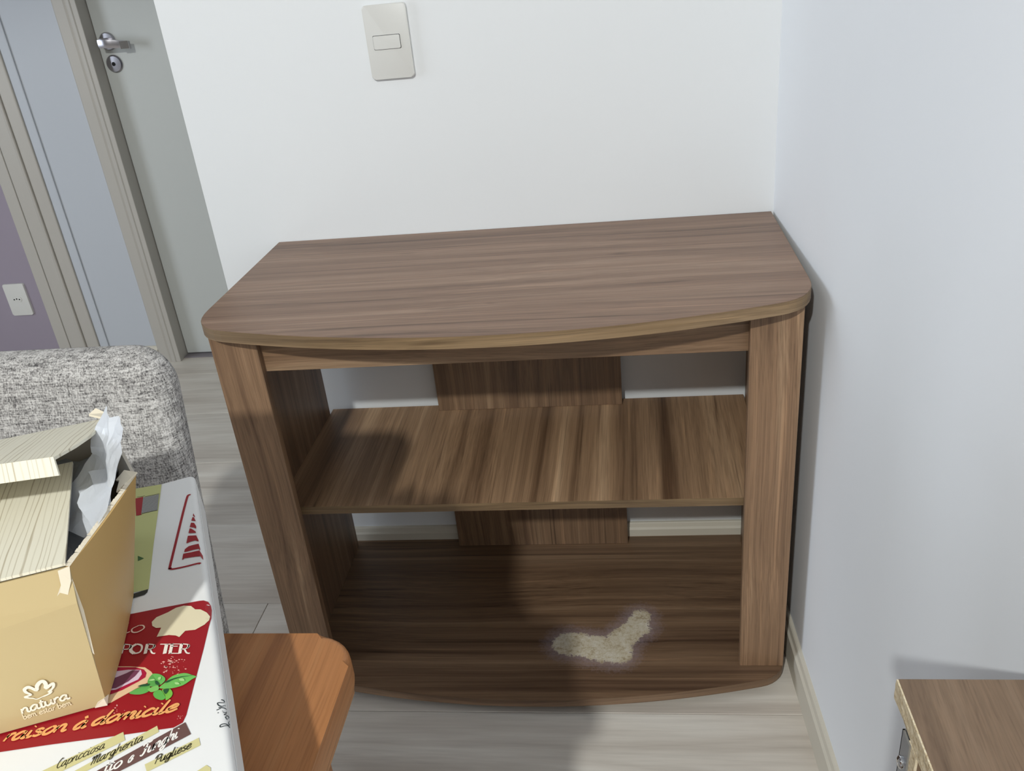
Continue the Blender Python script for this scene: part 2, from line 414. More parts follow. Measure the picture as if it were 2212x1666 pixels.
def inset(pts, d):
    out = []; n = len(pts)
    for i in range(n):
        a, b, c = Vector(pts[i-1]), Vector(pts[i]), Vector(pts[(i+1) % n])
        e1 = (b-a).normalized(); e2 = (c-b).normalized(); n1 = Vector((-e1.y, e1.x)); n2 = Vector((-e2.y, e2.x))
        m = (n1+n2).normalized(); out.append(tuple(b+m*d/max(.3, m.dot(n1))))
    return out
def band(outline, z0, z1, t):
    """edge band wrapped round the sides and front of a board (open at the back)"""
    inn = inset(outline, t); bm = bmesh.new(); n = len(outline)
    R = [[bm.verts.new((p[0], p[1], z)) for p in pts] for pts, z in ((outline, z0), (outline, z1), (inn, z1), (inn, z0))]
    for i in range(n-1):
        for a in range(4): bm.faces.new((R[a][i], R[a][i+1], R[(a+1) % 4][i+1], R[(a+1) % 4][i]))
    for i in (0, n-1): bm.faces.new([R[a][i] for a in range(4)])
    return bm
unit = thing('shelf_unit', 'brown walnut open shelf unit with bowed front standing in the white corner', 'shelf', (xc, -.20, 0))
ot = front_outline(xl, xr, -.402, -.4815, .055)
top = link('top_board', prism(inset(ot, .0008), ZT-TH, ZT), M['w_top'], unit)
link('edge_band', band(ot, ZT-TH+.0002, ZT-.0003, .0007), M['w_edge'], top)
xbl, xbr = -.8925, -.0135; ZB = .0394
ob = front_outline(xbl, xbr, -.405, -.4640, .045)
def stained():
    m = M['w_bottom']; q = N(m); base = q.b.inputs['Base Color'].links[0].from_socket
    tc = q.n('ShaderNodeTexCoord'); sep = q.n('ShaderNodeSeparateXYZ'); q.l(tc.outputs['Object'], sep.inputs[0])
    wob = q.noise(q.coord((1, 1, 1)), 45, 6, .75); wob2 = q.noise(q.coord((1, 1, 1)), 150, 4, .75)
    x = q.math('ADD', sep.outputs[0], xc); y = q.math('ADD', sep.outputs[1], -.20)
    def seg(ax, ay, bx, by):
        dx, dy = bx-ax, by-ay; L2 = dx*dx+dy*dy
        t = q.math('ADD', q.math('MULTIPLY', q.math('SUBTRACT', x, ax), dx/L2), q.math('MULTIPLY', q.math('SUBTRACT', y, ay), dy/L2))
        t = q.math('MINIMUM', q.math('MAXIMUM', t, 0), 1)
        ex = q.math('SUBTRACT', q.math('SUBTRACT', x, ax), q.math('MULTIPLY', t, dx)); ey = q.math('SUBTRACT', q.math('SUBTRACT', y, ay), q.math('MULTIPLY', t, dy))
        return q.math('SQRT', q.math('ADD', q.math('MULTIPLY', ex, ex), q.math('MULTIPLY', ey, ey)))
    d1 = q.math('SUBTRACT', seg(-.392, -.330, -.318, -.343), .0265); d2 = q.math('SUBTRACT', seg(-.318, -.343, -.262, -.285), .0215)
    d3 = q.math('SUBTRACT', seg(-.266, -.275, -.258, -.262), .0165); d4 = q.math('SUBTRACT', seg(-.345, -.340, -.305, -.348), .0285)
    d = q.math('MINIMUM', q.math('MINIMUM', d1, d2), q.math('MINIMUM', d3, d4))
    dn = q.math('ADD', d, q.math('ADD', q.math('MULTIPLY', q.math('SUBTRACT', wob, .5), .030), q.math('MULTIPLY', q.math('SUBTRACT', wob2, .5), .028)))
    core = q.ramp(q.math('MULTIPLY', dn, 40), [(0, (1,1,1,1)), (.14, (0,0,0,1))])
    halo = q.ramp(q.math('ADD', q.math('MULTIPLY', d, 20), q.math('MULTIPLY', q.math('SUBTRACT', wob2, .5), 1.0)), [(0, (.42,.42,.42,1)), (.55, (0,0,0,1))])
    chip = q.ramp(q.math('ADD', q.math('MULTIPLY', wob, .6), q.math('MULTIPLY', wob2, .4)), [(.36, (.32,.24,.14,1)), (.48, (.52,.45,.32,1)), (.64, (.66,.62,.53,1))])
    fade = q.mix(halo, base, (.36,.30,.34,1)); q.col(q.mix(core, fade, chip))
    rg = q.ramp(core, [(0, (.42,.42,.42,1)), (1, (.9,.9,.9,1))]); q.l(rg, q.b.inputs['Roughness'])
bot = link('bottom_board', prism(inset(ob, .0008), ZB-.016, ZB), M['w_bottom'], unit)
stained()
M['w_edge2'] = walnut('walnut_lower_edge_band', 0, 23, .9, lock=1)
link('edge_band', band(ob, ZB-.0158, ZB-.0003, .0007), M['w_edge2'], bot)
zt0 = ZT-TH
for s in (-1, 1):
    f = lambda x0, x1: (min(xc+s*x0, xc+s*x1), max(xc+s*x0, xc+s*x1))
    a, b = f(.4105, .4365)
    link('side_panel', bbox(a, b, -.3685, -.033, ZB, zt0, .0006, 1), M['w_panel'], unit)
    a, b = f(.3637, .4365)
    link('front_post', bbox(a, b, -.384, -.3687, ZB, zt0, .0008, 1), M['w_post'], unit)
link('mid_shelf', bbox(xc-.4103, xc+.4103, -.3583, -.013, .3748-.015, .3748), M['w_mid'], unit)
link('shelf_edge_band', bbox(xc-.4103, xc+.4103, -.3590, -.3584, .3748-.015+.0002, .3748-.0003), M['w_edge'], unit)
link('front_rail', bbox(xc-.4103, xc+.4103, -.3684, -.3534, .6372, zt0, .0006, 1), M['w_rail'], unit)
link('back_panel', bbox(-.6390, -.2765, -.0125, -.0002-.004, ZB+.001-.03, zt0, .0006, 1) if False else bbox(-.6390, -.2765, -.036, -.0215, ZB, .3597, .0006, 1), M['w_panel'], unit)
link('back_panel', bbox(-.6390, -.2765, -.036, -.0215, .3749, zt0, .0006, 1), M['w_panel'], unit)
for x in (-.80, -.11):
    for y in (-.36, -.06):
        link('glide_foot', lathe([(0, 0), (.018, 0), (.02, .004), (.02, .0234), (0, .0234)], (x, y, 0), (0, 0, 1), 20), M['black'], unit, 40)

# ------------------------------------------------------------------ dining chair behind the table
ch = thing('dining_chair', 'grey tweed upholstered dining chair pushed in behind the wooden table', 'chair', (-.92, -1.0, 0))
def rounded_block(x0, x1, y0, y1, z0, z1, rc, re, bend=None):
    bm = bmesh.new(); nx, nz = 26, 22
    cx, cz = (x0+x1)/2, (z0+z1)/2; hx, hz = (x1-x0)/2, (z1-z0)/2; pts = []
    for sx, sz, a0 in ((1,1,0),(-1,1,90),(-1,-1,180),(1,-1,270)):
        for i in range(9):
            a = math.radians(a0+i*90/8); pts.append((sx*(hx-rc)+rc*math.cos(a), sz*(hz-rc)+rc*math.sin(a)))
    hy = (y1-y0)/2; cy = (y0+y1)/2; rings = []
    prof = [(re, -hy)]+[(re-re*math.sin(math.radians(a)), -hy+re-re*math.cos(math.radians(a))) for a in (20, 40, 60, 80, 90)]
    prof += [(b, -a2) for b, a2 in prof[::-1]]
    def loop(ins, y):
        out = []
        for px_, pz_ in pts:
            k = Vector((px_, pz_)); out.append(bm.verts.new((cx+px_*(1-ins/hx), cy+y, cz+pz_*(1-ins/hz))))
        return out
    inner = [loop(hx*t, -hy) for t in (.9, .6, .3)]
    R = inner+[loop(b, y) for b, y in prof]+[loop(hx*t, hy) for t in (.3, .6, .9)]
    # keep the crop of inner rings proportional in z as well
    k = len(pts)
    for a, b in zip(R, R[1:]):
        for i in range(k): bm.faces.new((a[i], a[(i+1) % k], b[(i+1) % k], b[i]))
    bm.faces.new(R[0]); bm.faces.new(R[-1][::-1])
    if bend:
        for v in bm.verts: v.co = bend(v.co)
    return bm
def lean(co):
    z = co.z; q = max(0, z-.5)
    return Vector((co.x, co.y+.19*q+.10*max(0, z-.80)**2, z))
link('backrest', rounded_block(-1.150, -.692, -.927, -.877, .42, .888, .040, .0225, lean), M['fabric'], ch, True)
def flatseat(co): return Vector((co.x, -1.12+(co.z-.69)*1.0, .445+(co.y+.90)))
link('seat', rounded_block(-1.150, -.692, -.935, -.865, .47, .90, .05, .03, flatseat), M['fabric'], ch, True)
M['leg'] = walnut('chair_leg_wood', 2, 31, .8)
for x in (-1.12, -.722):
    for y in (-1.29, -.94):
        bm = bmesh.new(); cyl(bm, (x, y+(.03 if y > -1 else -.02), 0), (x, y, .43), .012, .019, 16); link('leg', bm, M['leg'], ch, 40)

# ------------------------------------------------------------------ dining table
M['t_wood'] = walnut('table_wood', 1, 40, 1.0, pale=((.18,.066,.024,1), (.36,.155,.058,1), (.44,.215,.088,1)), contrast=.22, spec=.22)
tb = thing('dining_table', 'orange brown wooden dining table with a rounded corner under the pizza box', 'table', (-.92, -1.70, 0))
def round_rect(x0, x1, y0, y1, r, k=8):
    pts = []
    for cx_, cy_, a0 in ((x1-r, y1-r, 0), (x0+r, y1-r, 90), (x0+r, y0+r, 180), (x1-r, y0+r, 270)):
        for i in range(k+1):
            a = math.radians(a0+90*i/k); pts.append((cx_+r*math.cos(a), cy_+r*math.sin(a)))
    return pts
link('tabletop', prism(round_rect(-1.390, -.4885, -2.42, -1.0185, .036), .682, .71, .006, 4), M['t_wood'], tb, 30)
M['t_leg'] = walnut('table_leg_wood', 2, 44, 1.0, pale=((.18,.066,.024,1), (.36,.155,.058,1), (.44,.215,.088,1)), contrast=.22, spec=.22)
for x in (-1.33, -.55):
    for y in (-2.36, -1.08):
        link('leg', bbox(x-.027, x+.027, y-.027, y+.027, 0, .682, .004, 2), M['t_leg'], tb)
link('apron', bbox(-1.30, -.58, -1.092, -1.070, .61, .682), M['t_wood'], tb); link('apron', bbox(-1.30, -.58, -2.37, -2.348, .61, .682), M['t_wood'], tb)
link('apron', bbox(-.561, -.539, -2.33, -1.11, .61, .682), M['t_wood'], tb); link('apron', bbox(-1.341, -1.319, -2.33, -1.11, .61, .682), M['t_wood'], tb)

# ------------------------------------------------------------------ pizza box with its print
K = {
'red_panel': [[-0.7373,-1.11002,0.787],[-0.6881,-1.09664,0.787],[-0.6287,-1.08018,0.787],[-0.60517,-1.073,0.787],[-0.58437,-1.06721,0.787],[-0.58097,-1.06674,0.787],[-0.57722,-1.06751,0.78632],[-0.57403,-1.0707,0.78516],[-0.57139,-1.0754,0.78494],[-0.56757,-1.08468,0.7859],[-0.55977,-1.11589,0.787],[-0.55294,-1.14576,0.787],[-0.54674,-1.17229,0.787],[-0.5464,-1.17841,0.787],[-0.55063,-1.18238,0.787],[-0.58512,-1.18921,0.787],[-0.62657,-1.19682,0.787],[-0.66993,-1.20578,0.787]],
'hat': [[-0.59927,-1.1045,0.787],[-0.60031,-1.09542,0.787],[-0.60415,-1.09567,0.787],[-0.60796,-1.09354,0.787],[-0.61032,-1.08954,0.787],[-0.60908,-1.08469,0.787],[-0.60267,-1.07955,0.787],[-0.59879,-1.07488,0.787],[-0.59375,-1.07258,0.787],[-0.58788,-1.07302,0.787],[-0.58303,-1.07667,0.787],[-0.579,-1.0767,0.787],[-0.57279,-1.08,0.78696],[-0.56881,-1.08367,0.78633],[-0.56769,-1.08791,0.78676],[-0.56904,-1.0924,0.787],[-0.5738,-1.09761,0.787],[-0.58076,-1.09863,0.787],[-0.58242,-1.10479,0.787],[-0.58565,-1.10325,0.787],[-0.59096,-1.10273,0.787]],
'hat_lines': [[[-0.6001,-1.09172,0.787],[-0.59489,-1.09015,0.787],[-0.58819,-1.09178,0.787],[-0.58248,-1.09654,0.787]],[[-0.59404,-1.09281,0.787],[-0.59335,-1.09806,0.787],[-0.59066,-1.1017,0.787]],[[-0.58271,-1.07695,0.787],[-0.58173,-1.08052,0.787],[-0.58277,-1.0827,0.787]]],
'onion_cream': [[-0.62225,-1.13183,0.787],[-0.61297,-1.13223,0.787],[-0.60466,-1.1322,0.787],[-0.59387,-1.13302,0.787],[-0.58751,-1.13687,0.787],[-0.5849,-1.1394,0.787],[-0.58546,-1.14653,0.787],[-0.59115,-1.15192,0.787],[-0.60186,-1.16326,0.787],[-0.61245,-1.16809,0.787],[-0.62897,-1.14473,0.787]],
'onion_red': [[-0.62154,-1.13313,0.787],[-0.61251,-1.1331,0.787],[-0.60076,-1.13305,0.787],[-0.59349,-1.13518,0.787],[-0.59012,-1.13816,0.787],[-0.58908,-1.14196,0.787],[-0.59226,-1.14575,0.787],[-0.59987,-1.15321,0.787],[-0.60549,-1.15651,0.787],[-0.6144,-1.1586,0.787],[-0.62791,-1.14049,0.787]],
'onion_pale': [[-0.6192,-1.13745,0.787],[-0.61069,-1.13655,0.787],[-0.60436,-1.13544,0.787],[-0.59533,-1.13562,0.787],[-0.59272,-1.13945,0.787],[-0.5931,-1.14408,0.787],[-0.59794,-1.14786,0.787],[-0.6041,-1.15284,0.787],[-0.61328,-1.15455,0.787]],
'onion_dark': [[-0.61529,-1.14464,0.787],[-0.60959,-1.1425,0.787],[-0.60408,-1.13865,0.787],[-0.60128,-1.13607,0.787],[-0.5958,-1.13605,0.787],[-0.59663,-1.14116,0.787],[-0.59901,-1.14579,0.787],[-0.60475,-1.15162,0.787],[-0.61249,-1.15291,0.787]],
'basil': [[[-0.59338,-1.15539,0.787],[-0.58935,-1.1515,0.787],[-0.58451,-1.14776,0.787],[-0.58143,-1.15062,0.787],[-0.58063,-1.15427,0.787],[-0.58471,-1.15672,0.787],[-0.59033,-1.15677,0.787]],[[-0.57472,-1.15138,0.787],[-0.57274,-1.14644,0.787],[-0.57026,-1.14101,0.787],[-0.56334,-1.13845,0.787],[-0.55722,-1.1401,0.787],[-0.55357,-1.14154,0.787],[-0.55556,-1.14385,0.787],[-0.55931,-1.14882,0.787],[-0.5648,-1.1513,0.787],[-0.56857,-1.15174,0.787]],[[-0.58504,-1.13983,0.787],[-0.58553,-1.1457,0.787],[-0.58163,-1.15021,0.787],[-0.57636,-1.14935,0.787],[-0.57609,-1.14853,0.787],[-0.58043,-1.14442,0.787]],[[-0.58524,-1.13941,0.787],[-0.5804,-1.13959,0.787],[-0.57538,-1.1423,0.787],[-0.57366,-1.14521,0.787],[-0.57523,-1.14893,0.787],[-0.57916,-1.14566,0.787],[-0.5832,-1.14151,0.787]],[[-0.57196,-1.15298,0.787],[-0.56706,-1.15213,0.787],[-0.56321,-1.15613,0.787],[-0.56317,-1.15971,0.787],[-0.56517,-1.1617,0.787],[-0.56718,-1.15816,0.787]],[[-0.57576,-1.15744,0.787],[-0.57627,-1.15504,0.787],[-0.57275,-1.1534,0.787],[-0.56751,-1.15816,0.787],[-0.56624,-1.16014,0.787],[-0.5681,-1.16173,0.787],[-0.57277,-1.1602,0.787]],[[-0.58175,-1.15266,0.787],[-0.57726,-1.14956,0.787],[-0.57508,-1.15098,0.787],[-0.57441,-1.15341,0.787],[-0.57782,-1.15525,0.787],[-0.58029,-1.15427,0.787]]],
'basil_dark': [[[-0.57996,-1.14608,0.787],[-0.57862,-1.14607,0.787],[-0.5755,-1.14873,0.787],[-0.57593,-1.14955,0.787],[-0.57843,-1.14855,0.787]],[[-0.58966,-1.15089,0.787],[-0.58724,-1.14902,0.787],[-0.58277,-1.14858,0.787],[-0.58319,-1.15043,0.787]],[[-0.57077,-1.15338,0.787],[-0.56753,-1.15254,0.787],[-0.56686,-1.15536,0.787],[-0.56775,-1.15697,0.787]],[[-0.57288,-1.14686,0.787],[-0.56832,-1.14372,0.787],[-0.56249,-1.14181,0.787],[-0.55609,-1.14114,0.787],[-0.56221,-1.14243,0.787],[-0.56784,-1.14475,0.787],[-0.57125,-1.14746,0.787]]],
'basil_lite': [[[-0.56403,-1.14431,0.787],[-0.56155,-1.14388,0.787],[-0.55962,-1.14594,0.787],[-0.56261,-1.14596,0.787]],[[-0.5656,-1.14742,0.787],[-0.56328,-1.14741,0.787],[-0.56162,-1.14883,0.787],[-0.56418,-1.14906,0.787]],[[-0.57902,-1.14316,0.787],[-0.57737,-1.14273,0.787],[-0.57684,-1.14523,0.787],[-0.57855,-1.14482,0.787]],[[-0.58452,-1.14569,0.787],[-0.58211,-1.14443,0.787],[-0.58036,-1.14525,0.787],[-0.58197,-1.14609,0.787]]],
'strip_a': [[-0.61971,-1.21683,0.787],[-0.5816,-1.1862,0.787],[-0.57721,-1.19239,0.787],[-0.60846,-1.2178,0.787]],
'strip_b': [[-0.59737,-1.21483,0.787],[-0.56184,-1.18121,0.787],[-0.55845,-1.18584,0.787],[-0.5908,-1.2156,0.787]],
'strip_c': [[-0.58362,-1.21453,0.787],[-0.56489,-1.19703,0.787],[-0.54476,-1.17827,0.787],[-0.53706,-1.18716,0.787],[-0.55605,-1.20351,0.787],[-0.57156,-1.21638,0.787]],
'strip_d': [[-0.55597,-1.20944,0.787],[-0.53088,-1.18974,0.787],[-0.52748,-1.19518,0.787],[-0.55209,-1.21454,0.787]],
'strip_e': [[-0.5223,-1.2139,0.787],[-0.51782,-1.20903,0.787],[-0.51443,-1.2108,0.787],[-0.5132,-1.2137,0.787]],
'green': [[-0.72061,-0.91854,0.787],[-0.7104,-0.91563,0.787],[-0.69939,-0.91261,0.787],[-0.68905,-0.90982,0.787],[-0.67066,-0.95536,0.787],[-0.65396,-0.99738,0.787],[-0.63044,-1.05377,0.787],[-0.64105,-1.0574,0.787],[-0.64717,-1.0592,0.787]],
'green_base': [[-0.64619,-1.06107,0.787],[-0.64032,-1.05881,0.787],[-0.63078,-1.05377,0.787],[-0.62958,-1.05754,0.787],[-0.63054,-1.06032,0.787],[-0.6377,-1.06394,0.787],[-0.64377,-1.06571,0.787]],
'patch': [[-0.69643,-0.93064,0.787],[-0.68369,-0.92595,0.787],[-0.67345,-0.95038,0.787],[-0.68625,-0.95483,0.787]],
'patch_red': [[-0.70331,-0.93192,0.787],[-0.69709,-0.92932,0.787],[-0.685,-0.95731,0.787],[-0.68906,-0.95838,0.787]],
'patch_lines': [[[-0.70283,-0.92974,0.787],[-0.69613,-0.92806,0.787]],[[-0.69548,-0.92938,0.787],[-0.6839,-0.92503,0.787]],[[-0.68742,-0.95783,0.787],[-0.68469,-0.95671,0.787]],[[-0.68554,-0.95547,0.787],[-0.67333,-0.95063,0.787]]],
'leaf': [[-0.65967,-1.01337,0.787],[-0.65268,-1.01666,0.787],[-0.65619,-1.02023,0.787]],
'letters': [[[-0.6219,-1.01156,0.787],[-0.61569,-1.00969,0.787],[-0.61004,-1.00741,0.78685],[-0.60494,-1.01324,0.78597],[-0.60216,-1.01841,0.78591],[-0.60611,-1.01483,0.78684],[-0.61251,-1.01605,0.787],[-0.6182,-1.01738,0.787],[-0.61867,-1.01944,0.787],[-0.61947,-1.0189,0.787]],[[-0.62215,-1.00944,0.787],[-0.62314,-1.0057,0.787],[-0.62162,-1.00198,0.787],[-0.61812,-1.00023,0.787],[-0.61455,-0.9987,0.78684],[-0.61083,-1.00444,0.78663],[-0.60924,-1.00773,0.78667],[-0.61162,-1.00536,0.78694],[-0.61586,-1.00693,0.787],[-0.6199,-1.00896,0.787]],[[-0.62554,-0.99755,0.787],[-0.62857,-0.98809,0.787],[-0.62683,-0.98791,0.787],[-0.62148,-0.98772,0.787],[-0.61693,-0.99364,0.78678],[-0.6158,-0.99588,0.78679],[-0.61925,-0.99442,0.787],[-0.62224,-0.99577,0.787],[-0.62488,-0.99789,0.787]],[[-0.62977,-0.98413,0.787],[-0.63156,-0.97782,0.787],[-0.62959,-0.97845,0.787],[-0.62472,-0.98201,0.787],[-0.62299,-0.98429,0.78698],[-0.62873,-0.98449,0.787]],[[-0.63234,-0.97608,0.787],[-0.63392,-0.96989,0.787],[-0.63098,-0.97033,0.787],[-0.62714,-0.97492,0.78688],[-0.62557,-0.97848,0.78693],[-0.62813,-0.97678,0.787]],[[-0.63489,-0.96704,0.787],[-0.6362,-0.96191,0.787],[-0.63443,-0.96255,0.78699],[-0.63067,-0.96778,0.78684],[-0.6323,-0.96736,0.787]],[[-0.6369,-0.9595,0.787],[-0.63765,-0.95646,0.78699],[-0.63429,-0.96122,0.78688],[-0.63405,-0.96225,0.78693]]],
'frame': [[-0.65309,-0.92795,0.787],[-0.65472,-0.92814,0.787],[-0.65456,-0.93162,0.787],[-0.64968,-0.94875,0.787],[-0.64457,-0.9658,0.787],[-0.63444,-0.99896,0.787],[-0.62573,-1.02747,0.787],[-0.62452,-1.0293,0.787],[-0.6223,-1.03035,0.787],[-0.61353,-1.02769,0.787],[-0.60422,-1.02382,0.787],[-0.60194,-1.02433,0.78697]],
'hand': [[[-0.52936,-1.15942,0.78636],[-0.52797,-1.15927,0.78531],[-0.52713,-1.16058,0.78515],[-0.52826,-1.16204,0.78648],[-0.53024,-1.16274,0.787],[-0.5288,-1.16457,0.78697],[-0.52673,-1.16492,0.78647],[-0.52561,-1.16229,0.7843]],[[-0.52802,-1.16644,0.78699],[-0.52499,-1.16553,0.78558],[-0.52398,-1.16493,0.78381]],[[-0.52853,-1.16851,0.787],[-0.52655,-1.16684,0.78677]],[[-0.52486,-1.16863,0.7865],[-0.52313,-1.1666,0.78384]],[[-0.52694,-1.17053,0.787],[-0.52626,-1.17052,0.787]],[[-0.52395,-1.16969,0.78634],[-0.52251,-1.16825,0.78431],[-0.52267,-1.17098,0.78598],[-0.52135,-1.16945,0.78295]],[[-0.52155,-1.17228,0.78565],[-0.52015,-1.17367,0.78497],[-0.52049,-1.17111,0.78301],[-0.52123,-1.17011,0.78369],[-0.52138,-1.17204,0.78538]],[[-0.5192,-1.17341,0.78245],[-0.51852,-1.1757,0.78414],[-0.51752,-1.177,0.78337]],[[-0.51647,-1.17935,0.78382],[-0.51734,-1.1784,0.78451],[-0.5188,-1.18016,0.78648],[-0.52048,-1.18142,0.787],[-0.52129,-1.18026,0.787],[-0.51999,-1.17876,0.78666],[-0.51828,-1.178,0.78539],[-0.51699,-1.17818,0.78361]]],
't_dom': [[-0.60521,-1.18251,0.787],[-0.55486,-1.17015,0.787],[-0.60432,-1.17668,0.787]],
't_rai': [[-0.65658,-1.19504,0.787],[-0.62022,-1.18612,0.787],[-0.65618,-1.18937,0.787]],
't_a': [[-0.61594,-1.18538,0.787],[-0.60862,-1.18324,0.787],[-0.61515,-1.17958,0.787]],
't_cap': [[-0.60998,-1.21388,0.787],[-0.58744,-1.19839,0.787],[-0.61079,-1.21019,0.787]],
't_mar': [[-0.58988,-1.21131,0.787],[-0.56573,-1.19252,0.787],[-0.59055,-1.20761,0.787]],
't_tto': [[-0.57886,-1.21564,0.787],[-0.5699,-1.2112,0.787],[-0.57967,-1.2111,0.787]],
't_e': [[-0.56689,-1.20899,0.787],[-0.56506,-1.20661,0.787],[-0.56758,-1.20498,0.787]],
't_fun': [[-0.56181,-1.20424,0.787],[-0.54459,-1.1899,0.787],[-0.56266,-1.19922,0.787]],
't_pug': [[-0.55046,-1.2097,0.787],[-0.53269,-1.19721,0.787],[-0.55103,-1.20619,0.787]],
't_por': [[-0.62362,-1.12103,0.787],[-0.56813,-1.12071,0.787],[-0.62673,-1.11158,0.787]],
't_io': [[-0.62716,-1.10108,0.787],[-0.61092,-1.09957,0.787],[-0.62895,-1.09424,0.787]],
